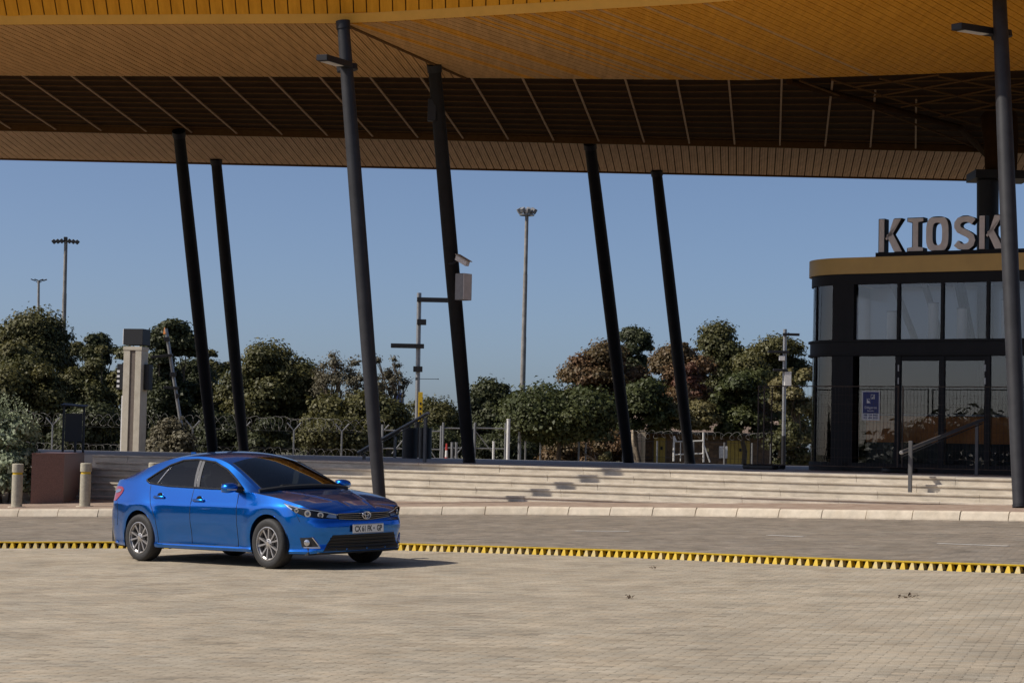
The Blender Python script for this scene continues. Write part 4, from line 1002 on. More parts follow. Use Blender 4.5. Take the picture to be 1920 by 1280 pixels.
mb = MB(); za, zb_ = hz(811), hz(780); mb.add([(xr0, D_-.5, za), (xr1, D_-.5, za), (xr1, D_-.3, zb_-.25), (xr0, D_-.3, zb_-.25), (xr0, D_+.6, zb_), (xr1, D_+.6, zb_), (xr0, D_+4.4, zb_), (xr1, D_+4.4, zb_), (xr0, D_+4.4, za), (xr1, D_+4.4, za)], [(0, 1, 2, 3), (3, 2, 5, 4), (4, 5, 7, 6), (6, 7, 9, 8), (0, 8, 9, 1), (0, 3, 4, 6, 8), (1, 9, 7, 5, 2)]); mb.build('roof', M['rooftile'], hut)
mb = MB(); mb.box(((xr0+xr1)/2, D_-.55, za-.03), (xr1-xr0, .14, .14)); mb.build('gutter', M['steel_dark'], hut)
def door(px0, px1, py, nb):
    a, b = hx(px0), hx(px1); z = hz(py); mb = MB(); mb.box(((a+b)/2, D_-.05, (.9+z)/2), (b-a+.12, .06, z-.9+.06)); fr_ = mb.build('door', M['totem_groove'], hut)
    for i in range(nb):
        mb = MB(); w_ = (b-a)/nb; mb.box((a+w_*(i+.5), D_-.10, (.92+z)/2), (w_-.02, .04, z-.92)); mb.build('door_board', M['ydoor'], fr_)
    mb = MB(); mb.box(((a+b)/2+.1, D_-.14, 1.65), (.12, .05, .16)); mb.build('lock', M['black'], fr_)
door(1228, 1250, 821, 2); door(1365, 1408, 824, 6)
p0, p1 = hx(1186), hx(1210)
mb = MB(); mb.box(((p0+p1)/2, D_-.6, (.85+hz(806))/2), (p1-p0, 1.0, hz(806)-.85)); mb.build('porch', M['plaster'], hut)
mb = MB(); mb.box((hx(1197), D_-1.13, (.85+hz(814))/2), (hx(1202)-hx(1193), .06, hz(814)-.85)); mb.build('porch_door', M['totem_groove'], hut)
wb = thing('site_notice', (hx(1328), D_-2, 1), 'white notice panel leaning by the hut fence', 'sign'); mb = MB(); mb.box((hx(1330), 104, at(1330, 847, 104).z), (wide(1338, 104)-wide(1322, 104), .05, .58), bev=.01); mb.build('panel', M['whitepaint'], wb)
mb = MB(); mb.box((wide(1328, 104), 103.96, at(1328, 843, 104).z), (.2, .01, .16)); mb.build('sticker', M['yellow_worn'], wb)
wf = thing('white_frame', (wide(1292, 103), 103, .9), 'white tubular gate frame in front of the brick hut', 'gate')
def T(a, b, r=.035): 
    mb = MB(); mb.tube([at(*a, 103), at(*b, 103)], r, 6); mb.build('tube', M['whitepaint'], wf, smooth=40)
T((1263, 864), (1264, 817), .05); T((1319, 866), (1319, 810), .05); T((1264, 828), (1319, 826)); T((1264, 852), (1319, 850)); T((1276, 864), (1276, 828), .025); T((1319, 832), (1331, 866), .04); T((1264, 817), (1268, 827))
# far tower block
D_ = 1400; a, b = at(741, 742, D_), at(757, 742, D_)
tw = thing('tower_block', (a.x, D_, 0), 'tiny haze-blue tower block on the horizon behind the sparse trees', 'building')
z1, z0 = at(749, 736, D_).z, at(749, 757, D_).z
mb = MB(); mb.box(((a.x+b.x)/2, D_, (z1-30)/2), (b.x-a.x, 12, z1+30)); mb.build('tower', M['far_tower'], tw)
mb = MB(); mb.box(((a.x+b.x)/2, D_, z1+2), (2.2, 3, 6)); mb.build('plant_room', M['far_tower'], tw); mb = MB(); mb.tube([((a.x+b.x)/2, D_, z1), ((a.x+b.x)/2, D_, z1+9)], .5, 6); mb.build('antenna', M['far_tower'], tw)
for k in range(6):
    mb = MB(); mb.box(((a.x+b.x)/2, D_-6.1, z1-1.2-1.6*k), ((b.x-a.x)*.86, .2, .8)); mb.build('window_band', M['signblue'], tw)
# ------------------------------------------------------------------ trees and shrubs
def leaf_cloud(centers, radii, n, size, rng, flat=.75, shell=.55, up=.35):
    """n leaf-sprig quads spread over a set of clumps: positions, two tangent vectors"""
    centers = np.asarray(centers); radii = np.asarray(radii)
    wgt = radii**2; wgt = wgt/wgt.sum()
    k = rng.choice(len(centers), n, p=wgt)
    d = rng.normal(size=(n, 3)); d /= np.linalg.norm(d, axis=1, keepdims=True)
    d[:, 2] = np.where(d[:, 2] < -.35, -d[:, 2]*.6, d[:, 2])
    r = radii[k]*(shell + (1-shell)*rng.random(n)**.6)*(1+(.15 if shell > .1 else .4)*rng.normal(size=n))
    pos = centers[k] + d*r[:, None]*np.array([1, 1, flat])
    nrm = d*.9 + rng.normal(size=(n, 3))*.36 + np.array([0, 0, up]); nrm /= np.linalg.norm(nrm, axis=1, keepdims=True)
    t = np.cross(nrm, rng.normal(size=(n, 3))); t /= np.linalg.norm(t, axis=1, keepdims=True)
    b = np.cross(nrm, t)
    s = size*(.55+.9*rng.random(n))[:, None]
    return pos, t*s*.5, b*s*.5*(.45+.35*rng.random(n))[:, None], k
def leaf_mesh(name, pos, t, b, cols, parent):
    n = len(pos)
    # each sprig is a folded diamond
    nrm = np.cross(t, b); nrm /= np.linalg.norm(nrm, axis=1, keepdims=True)+1e-9
    bend = nrm*np.linalg.norm(t, axis=1, keepdims=True)*.4
    V = np.stack([pos-t-bend, pos-b, pos+t-bend, pos+b], 1).reshape(-1, 3)
    loops = np.arange(4*n); starts = 4*np.arange(n); totals = np.full(n, 4)
    c = np.repeat(np.concatenate([cols, np.ones((n, 1))], 1), 4, 0)
    return fast_mesh(name, V, loops, starts, totals, M['leaf'], c, parent)
PAL = {'olive': ((.15, .145, .055), (.085, .095, .038)), 'dark': ((.085, .10, .045), (.055, .07, .034)), 'green': ((.105, .122, .042), (.062, .082, .03)),
       'rust': ((.22, .125, .07), (.14, .11, .055)), 'grey': ((.20, .19, .14), (.14, .13, .095)), 'silver': ((.36, .40, .27), (.24, .29, .17)), 'red': ((.20, .085, .06), (.14, .075, .05)), 'tan': ((.25, .22, .11), (.16, .16, .07))}
def make_tree(name, px0, px1, pyt, pyb, d, pal, label, n=7000, size=.34, clumps=26, trunk=True, sparse=0.0, flat=.8, pale=False, base_z=.45, cat='tree', group='trees beyond the deck', cr=.30, dome=True, fade=None):
    rng = np.random.default_rng(int(px0*13+pyt*7+d*3) % 2**31); n = int(n*1.9); size *= .68
    L, Rr = at(px0, pyb, d), at(px1, pyb, d); T_ = at((px0+px1)/2, pyt, d)
    cx = (L.x+Rr.x)/2; rx = (Rr.x-L.x)/2; z0 = max(L.z, .75) - (1.1 if cat != 'tree' else 0); z1 = T_.z; hz_ = (z1-z0)
    base = Vector((cx, d, base_z)); th = thing(name, base, label, cat, group)
    C = []; rad = []
    rc = cr*1.12*min(rx, hz_*.9)
    for i in range(clumps):
        for _ in range(40):
            u = rng.uniform(-1, 1, 3)
            if dome: ok = u[0]**2+u[1]**2+max(u[2], 0)**2*.98 + (min(u[2], 0)**2)*.6 <= 1
            else: ok = (u**2).sum() <= 1
            if ok and (u[0]**2+u[1]**2+u[2]**2) > (.28 if i > 3 else 0): break
        r = rc*(.55+.75*rng.random())
        ax = rx-r*.75; az = hz_/2-r*flat*.8
        C.append((cx+u[0]*ax, d+u[1]*ax*.8, z0+hz_/2+u[2]*az)); rad.append(r)
    C = np.array(C); rad = np.array(rad)
    # a clump crowns the top and the flanks so that the outline is reached
    tz = (C[:, 2]+rad*flat).max(); C[:, 2] = z0+(C[:, 2]-z0)*(z1-rad.mean()*flat-z0)/(tz-rad.mean()*flat-z0)
    lo, hi = (C[:, 0]-rad).min(), (C[:, 0]+rad).max(); C[:, 0] = L.x+rad.mean()*.9+(C[:, 0]-rad.mean()*.9-lo)*(Rr.x-L.x-1.8*rad.mean())/(hi-lo-1.8*rad.mean())
    pos, t, b, k = leaf_cloud(C, rad, n, size if not sparse else size*.75, rng, flat=flat if not sparse else 1.0, shell=.5 if not sparse else .0)
    a0, a1 = np.array(PAL[pal][0]), np.array(PAL[pal][1])
    mixk = rng.random(len(C))[k][:, None]*.8+rng.random((len(pos), 1))*.35; mixk = np.clip(mixk, 0, 1)
    col = (a0*(1-mixk)+a1*mixk)*np.array([.86, .80, .68])*(1+rng.normal(0, .10, (len(pos), 1)))
    keep = pos[:, 2] > base_z+.02
    leaf_mesh('crown', pos[keep], t[keep], b[keep], np.clip(col, .01, .9)[keep], th)
    if trunk:
        mb = MB(); mt = M['barkpale'] if pale else M['bark']; h = z1-base_z
        fork = Vector((cx+rng.normal()*.2, d, base_z+max(.5, (z0-base_z)+hz_*.22)))
        tr = max(.10, h*.022)
        mb.tube([base-Vector((0, 0, .2)), base.lerp(fork, .5)+Vector((rng.normal()*.12, 0, 0)), fork], [tr*1.25, tr, tr*.85], 8)
        sel = rng.choice(len(C), min(len(C), 9 if not sparse else 34), replace=False)
        for i in sel:
            e = Vector(C[i]); m_ = fork.lerp(e, .5)+Vector((rng.normal()*.3, rng.normal()*.3, rng.normal()*.25))
            mb.tube([fork, m_, e], [tr*.6, tr*.35, tr*.10], 6)
            if sparse:
                for _ in range(4):
                    dv = Vector(rng.normal(size=3))*rad[i]*.7; mb.tube([m_.lerp(e, .5), e+dv*.6, e+dv], [tr*.2, tr*.12, tr*.04], 4)
        mb.build('trunk', mt, th, smooth=60)
    return th
TG = 'trees beyond the deck'
trees = [
 ('gum_tree', -60, 132, 573, 745, 118, 'olive', 'big dome-shaped tree at far left below the two masts', 9000, 30),
 ('gum_tree', -70, 128, 664, 850, 108, 'olive', 'broad rounded tree behind the grey-green bush at left', 9000, 30),
 ('gum_tree', 108, 212, 646, 800, 110, 'olive', 'rounded tree just left of the pale sign pillar', 8000, 24),
 ('gum_tree', 132, 226, 623, 740, 126, 'dark', 'darker tree top peeping over behind the sign pillar', 5000, 18),
 ('gum_tree', 262, 366, 596, 850, 116, 'dark', 'tall eucalyptus crown behind the crooked leaning pole', 9000, 26),
 ('gum_tree', 318, 436, 672, 860, 120, 'dark', 'dark tree between the two left shaded columns', 7000, 22),
 ('gum_tree', 408, 590, 634, 850, 114, 'olive', 'large spreading tree above the car roof', 12000, 34),
 ('bluegum_tree', 866, 985, 708, 862, 125, 'dark', 'dark green tree right of the camera column', 6000, 20),
 ('gum_tree', 738, 880, 742, 860, 150, 'olive', 'low distant trees beyond the gates by the lamp post', 5000, 20),
 ('gum_tree', 96, 176, 640, 850, 128, 'olive', 'olive tree between the big left dome and the sign pillar', 7000, 20),
 ('gum_tree', -20, 80, 640, 850, 112, 'olive', 'lower olive crown in front of the big left dome', 7000, 22),
 ('gum_tree', 350, 440, 655, 850, 130, 'olive', 'olive tree between the two left columns further back', 6000, 20),
 ('gum_tree', 640, 760, 735, 860, 130, 'olive', 'rounded olive tree right of the front column', 6000, 20),
 ('gum_tree', 1340, 1460, 660, 850, 122, 'olive', 'full olive tree just left of the kiosk corner', 8000, 24),
 ('gum_tree', 196, 290, 648, 850, 124, 'olive', 'olive tree half hidden by the pale sign pillar', 7000, 20),
 ('gum_tree', 1060, 1200, 690, 850, 134, 'olive', 'olive tree low behind the rusty domed tree', 7000, 22),
 ('gum_tree', 1220, 1330, 690, 850, 134, 'dark', 'dark tree filling in behind the brick hut', 6000, 20),
 ('gum_tree', 520, 640, 700, 850, 128, 'dark', 'dark tree behind the thin-leaved greyish tree', 6000, 20),
 ('gum_tree', 1282, 1424, 600, 800, 130, 'olive', 'tallest green tree behind the right pair of columns', 10000, 28),
 ('gum_tree', 1396, 1530, 626, 800, 128, 'olive', 'green tree touching the kiosk left edge', 8000, 24),
]
for nm, a, b_, t_, bt_, d, pal, lab, n, cl in trees: make_tree(nm, a-.05*(b_-a), b_+.05*(b_-a), t_, max(bt_, 850), d, pal, lab, int(n*2.6), .27, int(cl*1.5), cr=.36)
make_tree('gum_tree', 1148, 1226, 610, 735, 132, 'dark', 'narrow dark crown rising behind the rusty tree', 9000, .27, 30, cr=.45)
make_tree('rusty_tree', 1030, 1222, 634, 830, 124, 'rust', 'reddish brown domed tree left of the right column pair', 19000, .28, 44, cr=.32)
make_tree('rusty_tree', 1204, 1352, 640, 830, 122, 'rust', 'brown-leaved tree between the right pair of columns', 14000, .28, 34, cr=.32)
make_tree('rusty_tree', 1258, 1322, 678, 760, 117, 'red', 'small dark red crown between the right pair of columns', 4000, .28, 12)
make_tree('bare_tree', 570, 700, 660, 860, 112, 'grey', 'thin-leaved greyish tree behind the front column', 8000, .24, 90, sparse=1, cr=.22)
make_tree('bare_tree', 678, 768, 668, 840, 114, 'grey', 'wispy half-bare tree right of the front column', 5200, .23, 70, sparse=1, cr=.22)
make_tree('bare_tree', 560, 770, 728, 862, 106, 'olive', 'dark shrubby tree low behind the front column', 12000, .28, 40)
make_tree('acacia_tree', 926, 1176, 712, 848, 98, 'green', 'flat-topped spreading green tree between camera column and right pair', 19000, .26, 56, flat=.7, cr=.36)
make_tree('acacia_tree', 1140, 1270, 706, 822, 104, 'green', 'lighter green tree directly left of the brick hut', 8000, .26, 26, cr=.32)
make_tree('acacia_tree', 1222, 1352, 748, 816, 105, 'tan', 'yellowish thorn tree in front of the brick hut', 7000, .22, 26, pale=True, flat=.6, cr=.36)
make_tree('acacia_tree', 1316, 1470, 690, 835, 106, 'green', 'green tree over the hut roof left of the mesh panels', 11000, .27, 34)
make_tree('acacia_tree', 1440, 1545, 690, 840, 104, 'tan', 'yellow-green tree behind the kiosk corner', 8000, .27, 24)
SG = 'shrubs along the fence'
for px0, px1, pt, pb, d, pal, lab, n in [
 (268, 372, 782, 850, 97, 'grey', 'dry grey-brown shrub below the crooked pole', 5000), (355, 470, 770, 850, 104, 'dark', 'dark undergrowth behind the left pair of columns', 6000),
 (440, 560, 780, 862, 101, 'dark', 'dark undergrowth above the car roof', 6000), (545, 700, 776, 862, 102, 'olive', 'olive undergrowth behind the front column', 7000),
 (85, 245, 750, 850, 101, 'dark', 'black-green thicket behind the notice board', 8000), (1000, 1110, 806, 864, 107, 'rust', 'low reddish shrub under the flat-topped tree', 6000),
 (1120, 1150, 846, 866, 96, 'tan', 'small round bush by the razor mesh fence', 1800), (690, 880, 790, 862, 118, 'dark', 'dark scrub behind the gates', 8000),
 (880, 1010, 790, 864, 116, 'dark', 'dark scrub right of the camera column', 6000), (1085, 1195, 800, 864, 112, 'rust', 'brown scrub left of the brick hut', 6000), (1430, 1530, 790, 862, 101, 'olive', 'scrub behind the leftmost mesh panel', 5000)]:
    make_tree('shrub', px0, px1, pt, pb, d, pal, lab, n, .24, 16, trunk=True, cat='shrub', group=SG, cr=.42)
# far tree line that closes the view low down
for i, (px0, px1, pt, d) in enumerate([(-150, 260, 722, 140), (200, 560, 730, 140), (500, 900, 772, 165), (820, 1180, 750, 155), (1120, 1560, 720, 142)]):
    lab = ['far belt of trees behind the left dome trees', 'far belt of trees behind the left columns', 'far belt of trees low behind the lamp post', 'far belt of trees behind the flat-topped tree', 'far belt of trees behind the brick hut'][i]
    o = make_tree('tree_belt', px0, px1, pt, 866, d, 'dark', lab, 14000, .5, 60, trunk=False, cat='trees', group='far tree belts', cr=.5)
# unseen trees added around the view to darken reflections in paint and glass
for i in range(11):
    x, y = [(-40, 50), (-41, 36), (-42, 22), (-44, 6), (-46, -12), (-38, -28), (-22, -40), (34, 34), (34, 22), (34, 10), (33, -4)][i]
    rng = np.random.default_rng(100+i); th = thing('tree_belt', (x, y, gz(x, y)), ['added unseen tree mass off the left side, nearest the canopy', 'added unseen tree mass off the left side, second from the canopy', 'added unseen tree mass straight left of the car', 'added unseen tree mass left of the viewer', 'added unseen tree mass behind and left of the viewer', 'added unseen tree mass far behind on the left', 'added unseen tree mass behind the viewer', 'added unseen tall tree mass off the right side beside the kiosk', 'added unseen tall tree mass off the right side facing the car front', 'added unseen tall tree mass off the right side level with the near paving', 'added unseen tall tree mass right of the viewer'][i], 'trees', 'unseen trees added for reflections')
    C = [(x+rng.normal()*2, y+rng.uniform(-8, 8), gz(x, y)+rng.uniform(.8, 4.2 if x < 0 else 7.0)) for _ in range(26)]; rad = [1.5+rng.random() for _ in range(26)]
    pos, t, b, k = leaf_cloud(C, rad, 9000, .6, rng); leaf_mesh('crown', pos, t, b, np.array([[.06, .07, .03]])*(1+rng.normal(0, .2, (9000, 1))).clip(.4, 2), th)
# grey-green bush at the left edge
def bush(px0, px1, pt, pb, d, lab):
    rng = np.random.default_rng(5)
    L, Rr = at(px0, pb, d), at(px1, pb, d); zt = at(px0, pt, d).z; z0 = gz(L.x, d)+.1; cx = (L.x+Rr.x)/2; rx = (Rr.x-L.x)/2
    th = thing('bush', (cx, d, z0), lab, 'bush')
    C = []; rad = []
    for i in range(34):
        u = rng.uniform(-1, 1, 3); u /= max(1, np.linalg.norm(u)); C.append((cx+u[0]*rx*.8, d+u[1]*rx*.7, z0+(zt-z0)*(.5+.40*u[2]))); rad.append(.42*(.7+.6*rng.random()))
    n = 15000; pos, t, b, k = leaf_cloud(C, rad, n, .105, rng, flat=.9, shell=.35)
    a0, a1 = np.array(PAL['silver'][0]), np.array(PAL['silver'][1]); m_ = rng.random((n, 1)); col = (a0*(1-m_)+a1*m_)*(1+rng.normal(0, .15, (n, 1)))
    hk = np.clip((pos[:, 2]-z0)/(zt-z0), 0, 1)
    ok = pos[:, 2] > z0
    leaf_mesh('foliage', pos[ok], t[ok], b[ok], np.clip(col, .02, .9)[ok], th)
    mb = MB()
    for i in range(20):
        c = Vector(C[i]); e = c+Vector((rng.normal()*.2, rng.normal()*.2, .45)); mb.tube([Vector((cx+rng.normal()*.2, d, z0-.1)), c, e], [.03, .015, .004], 5)
    mb.build('stem', M['bark'], th)
    # upright sprigs on the outline
    P = []; tt = []; bb = []
    for i in range(110):
        q = np.array([cx+rng.uniform(-1, 1)*rx*.95, d+rng.uniform(-.6, .2), zt-.45+.3*rng.random()])
        q[2] -= .8*(abs(q[0]-cx)/rx)**2*.9
        for s in range(12):
            P.append(q+np.array([rng.normal()*.03, rng.normal()*.03, .045*s])); v = rng.normal(size=3)+np.array([0, 0, .8]); v /= np.linalg.norm(v); w_ = np.cross(v, rng.normal(size=3)); w_ /= np.linalg.norm(w_); tt.append(v*.04); bb.append(w_*.016)
    P, tt, bb = map(np.array, (P, tt, bb)); m_ = rng.random((len(P), 1)); leaf_mesh('sprigs', P, tt, bb, a0*1.05*(1-m_)+a1*m_, th)
bush(-120, 80, 752, 940, 48.8, 'pale grey-green bush at the left edge beside the granite block')
# leaf litter against the kerb
def litter(px, py, n, spread, lab, fn=ground):
    p = fn(px, py); th = thing('leaf_litter', p, lab, 'debris', 'scraps of leaf litter'); rng = np.random.default_rng(int(px))
    pos = np.stack([p.x+rng.normal(0, spread, n), p.y+rng.normal(0, .06, n), p.z+.012+np.abs(rng.normal(0, .018, n))], 1); t = rng.normal(size=(n, 3))*.014; b = rng.normal(size=(n, 3))*.006
    leaf_mesh('leaves', pos, t, b, np.tile([[.09, .055, .03]], (n, 1))*(1+rng.normal(0, .3, (n, 1))).clip(.3, 2), th)
for px, py, n, s, lab in [(1748, 968, 60, .14, 'clump of dry leaves at the kerb below the right handrail'), (1022, 963, 25, .10, 'scatter of dry leaves at the kerb right of centre'), (850, 962, 18, .1, 'scatter of dry leaves at the kerb beside the front column'), (1705, 1122, 22, .05, 'scrap of dry leaves on the near paving at right'), (1226, 1066, 8, .035, 'small dry scrap on the paving near the divider'), (180, 965, 50, .5, 'dirt and leaves in the gutter by the bollards'), (1180, 1122, 8, .03, 'small dry scrap on the open paving'), (1440, 945, 12, .07, 'scrap of leaves on the pavement below the steps')]: litter(px, py, n, s, lab)
# ------------------------------------------------------------------ the car (x forward from the front axle, y to its left, z up)
def catmull(P, n=16):
    P = [np.array(p, float) for p in P]; out = []
    for i in range(len(P)-1):
        p0, p1, p2, p3 = P[max(i-1, 0)], P[i], P[i+1], P[min(i+2, len(P)-1)]
        for k in range(n):
            t = k/n; out.append(.5*((2*p1)+(-p0+p2)*t+(2*p0-5*p1+4*p2-p3)*t*t+(-p0+3*p1-3*p2+p3)*t**3))
    out.append(P[-1]); return np.array(out)
PLAN = catmull([(.91, 0), (.90, .24), (.872, .48), (.812, .655), (.68, .765), (.43, .832), (.0, .868), (-.7, .882), (-1.35, .886), (-2.0, .884), (-2.7, .874), (-3.1, .840), (-3.42, .775), (-3.59, .645), (-3.67, .40), (-3.70, 0)])
_seg = np.linalg.norm(np.diff(PLAN, axis=0), axis=1); PA = np.concatenate([[0], np.cumsum(_seg)]); ATOT = PA[-1]
_tan = np.gradient(PLAN, axis=0); _tan /= np.linalg.norm(_tan, axis=1, keepdims=True); PN = np.stack([-_tan[:, 1]*-1*-1, _tan[:, 0]], 1); PN = np.stack([_tan[:, 1], -_tan[:, 0]], 1)
def plan(a):
    return (np.interp(a, PA, PLAN[:, 0]), np.interp(a, PA, PLAN[:, 1]), np.interp(a, PA, PN[:, 0]), np.interp(a, PA, PN[:, 1]))
_xm = PLAN[:, 0]
def a_of_x(x): return float(np.interp(-x, -_xm, PA))
SIDE = [(.10, .14), (.17, .085), (.20, .045), (.235, .024), (.25, .034), (.30, .034), (.42, .018), (.56, .003), (.66, .0), (.74, .004), (.775, .007), (.81, .021), (.88, .040), (.95, .062), (1.05, .10), (1.2, .16)]
FRONT = [(.10, .16), (.17, .10), (.205, .035), (.25, .022), (.32, .040), (.42, .022), (.47, .004), (.53, .0), (.585, .010), (.62, .030), (.66, .040), (.70, .055), (.74, .085), (.80, .15), (.95, .28), (1.2, .4)]
REAR = [(.10, .16), (.20, .10), (.26, .03), (.40, .005), (.55, .0), (.66, .012), (.72, .045), (.80, .055), (.92, .065), (1.0, .07), (1.05, .09), (1.2, .2)]
def tab(T_, z): return float(np.interp(z, [p[0] for p in T_], [p[1] for p in T_]))
def sstep(a, b, x): t = min(1, max(0, (x-a)/(b-a))); return t*t*(3-2*t)
def S(a, z, off=0.0):
    x, y, nx, ny = plan(a); fw = sstep(.25, .85, nx); rw = sstep(.25, .85, -nx)
    o = tab(SIDE, z)*(1-fw-rw) + tab(FRONT, z)*fw + tab(REAR, z)*rw
    # swelling over the wheels
    for cx in (0, -2.7):
        rr = math.hypot(x-cx, (z-.33)*.9); o -= .016*math.exp(-((rr-.40)/.10)**2)*(1-fw-rw)
    # hollow of the lower doors
    if -2.4 < x < -.4: o += .012*math.exp(-((z-.40)/.10)**2)*math.sin(math.pi*(x+.4)/-2.0)
    k = -o+off
    return Vector((x+nx*k, -(y+ny*k), z))        # the right-hand side: y negative
TOP = [(.96, .70), (.88, .705), (.78, .742), (.60, .795), (.4, .845), (.2, .885), (0, .912), (-.3, .948), (-.6, .958), (-1.2, .968), (-2.0, .988), (-2.6, 1.022), (-3.0, 1.062), (-3.3, 1.085), (-3.5, 1.08), (-3.67, 1.065), (-3.71, 1.06)]
TOP = TOP[::-1]
def ztop(x): return float(np.interp(x, [p[0] for p in TOP], [p[1] for p in TOP]))
HOODC = [(-.34, .995), (0, .962), (.3, .912), (.6, .842), (.76, .785), (.86, .738), (.91, .702)]
TRUNKC = [(-3.71, 1.06), (-3.67, 1.105), (-3.60, 1.135), (-3.45, 1.132), (-3.25, 1.12)]
RAIL = [(-.30, .745, .957), (-.55, .695, 1.075), (-.85, .638, 1.212), (-1.12, .600, 1.318), (-1.40, .578, 1.378), (-1.75, .568, 1.402), (-2.15, .570, 1.390), (-2.50, .588, 1.335), (-2.85, .622, 1.24), (-3.12, .655, 1.145), (-3.30, .678, 1.092)]
CENT = [(-.20, 1.00), (-.50, 1.165), (-.84, 1.310), (-1.12, 1.402), (-1.40, 1.448), (-1.75, 1.464), (-2.12, 1.454), (-2.45, 1.414), (-2.78, 1.31), (-3.07, 1.19), (-3.25, 1.122)]
RAILc, CENTc = catmull(RAIL, 12), catmull(CENT, 12); NS = len(RAILc)
DLO = [(-.56, .992), (-.80, 1.118), (-1.05, 1.235), (-1.35, 1.328), (-1.75, 1.362), (-2.05, 1.348), (-2.28, 1.285), (-2.48, 1.185), (-2.66, 1.085), (-2.56, 1.048), (-2.15, 1.016), (-1.2, .992)]
def pip(x, z, P):
    c = False; j = len(P)-1
    for i in range(len(P)):
        if (P[i][1] > z) != (P[j][1] > z) and x < (P[j][0]-P[i][0])*(z-P[i][1])/(P[j][1]-P[i][1])+P[i][0]: c = not c
        j = i
    return c
M['paint'] = mat('metallic_blue_paint', (.0, .16, .64), .26, metal=.97, coat=.9, spec=.5)
M['cglass'] = glass('car_glass', (.34, .37, .37), .9, ior=1.42)
M['cscreen'] = glass('windscreen_glass', (.66, .72, .70), .9)
M['cblack'] = mat('gloss_black_trim', (.010, .010, .011), .25); M['cplastic'] = mat('matt_black_plastic', (.016, .016, .017), .65)
M['chrome'] = mat('chrome', (.72, .72, .74), .12, metal=1.0); M['alloy'] = mat('grey_alloy', (.42, .41, .41), .42, metal=.8); M['alloy_dark'] = mat('dark_alloy', (.05, .05, .052), .45, metal=.5)
M['tyre'] = mat('tyre_rubber', (.022, .021, .021), .7, var=.3, scale=40, bump=.2)
M['tail'] = mat('red_tail_lens', (.30, .008, .01), .15, coat=1.0); M['headlens'] = glass('clear_lens', (.85, .88, .9), 1.0)
M['lampin'] = mat('lamp_reflector', (.55, .56, .60), .18, metal=.9); M['seat'] = mat('dark_seat_fabric', (.03, .03, .032), .85)
M['pillar'] = mat('grey_pillar_film', (.085, .085, .09), .35)
M['disc'] = mat('brake_disc', (.22, .21, .20), .4, metal=.8)
M['plate'] = mat('plate_white', (.84, .84, .83), .4); M['ink'] = mat('plate_ink', (.015, .02, .018), .5)
M['dark_chrome'] = mat('dark_chrome', (.30, .29, .28), .2, metal=1.0)
M['lensdark'] = mat('projector_lens', (.08, .09, .11), .08, metal=.6, coat=1.0)
car = thing('car', (0, 0, 0), 'metallic blue four-door sedan parked across the paving', 'car')
def mirrored(mb):     # add the left-hand half
    o = MB(); o.v = mb.v + [(x, -y, z) for x, y, z in mb.v]; n = len(mb.v); o.f = mb.f + [tuple(i+n for i in f)[::-1] for f in mb.f]; o.m = mb.m+mb.m; return o
def finish(name, mb, mt, parent=car, smooth=35, weld=True, mirror=True, flip=None):
    if mirror: mb = mirrored(mb)
    me = bpy.data.meshes.new(name); me.from_pydata(mb.v, [], mb.f)
    for m_ in (mt if isinstance(mt, (list, tuple)) else [mt]): me.materials.append(m_)
    if isinstance(mt, (list, tuple)): me.polygons.foreach_set('material_index', mb.m)
    bm = bmesh.new(); bm.from_mesh(me)
    if weld: bmesh.ops.remove_doubles(bm, verts=bm.verts[:], dist=.0006)
    bmesh.ops.recalc_face_normals(bm, faces=bm.faces[:]); bm.to_mesh(me); bm.free()
    me.polygons.foreach_set('use_smooth', [True]*len(me.polygons))
    if smooth: me.set_sharp_from_angle(angle=R(smooth))
    return link(name, me, parent)
# side shell
NA, NZ = 300, 40
AC = np.linspace(0, ATOT, NA+1)
WR = .352; WZ = .335
def side_grid():
    G = []
    for a in AC:
        x = plan(a)[0]; zt = ztop(x); zb = .20 + .02*sstep(.6, .9, x) + .03*sstep(-3.2, -3.5, x)
        G.append([(a, zb+(zt-zb)*(k/NZ)) for k in range(NZ+1)])
    return G
GR = side_grid()
def in_arch(p): return any(math.hypot(p.x-cx, p.z-WZ) < WR for cx in (0, -2.7)) 
def door_region(x, z):
    lo = .262
    if z < lo: return 'body'
    f0 = -.60-.03*(z-.6)
    if -1.56+.0*(z) < x < f0: return 'front_door'
    # rear door: back edge follows the arch then rises to the quarter window
    rb = -2.42 if z > .74 else -2.7+math.sqrt(max(0, .43**2-(z-WZ)**2)) if abs(z-WZ) < .43 else -2.42
    rb = max(rb, -2.42)
    if rb < x <= -1.56: return 'rear_door'
    return 'body'
parts = {'body': MB(), 'front_door': MB(), 'rear_door': MB()}
pts = [[S(a, z) for a, z in col] for col in GR]
def arch_fix(p):
    for cx in (0, -2.7):
        r = math.hypot(p.x-cx, p.z-WZ)
        if r < WR: s_ = WR/max(r, 1e-6); return Vector((cx+(p.x-cx)*s_, p.y, WZ+(p.z-WZ)*s_))
    return p
for i in range(NA):
    for k in range(NZ):
        q = [pts[i][k], pts[i+1][k], pts[i+1][k+1], pts[i][k+1]]
        ins = [in_arch(p) for p in q]
        if all(ins): continue
        c = sum(q, Vector())/4; rg = door_region(c.x, c.z) if abs(c.y) > .75 else 'body'
        q = [arch_fix(p) if f else p for p, f in zip(q, ins)]
        parts[rg].add(q, [(0, 1, 2, 3)])
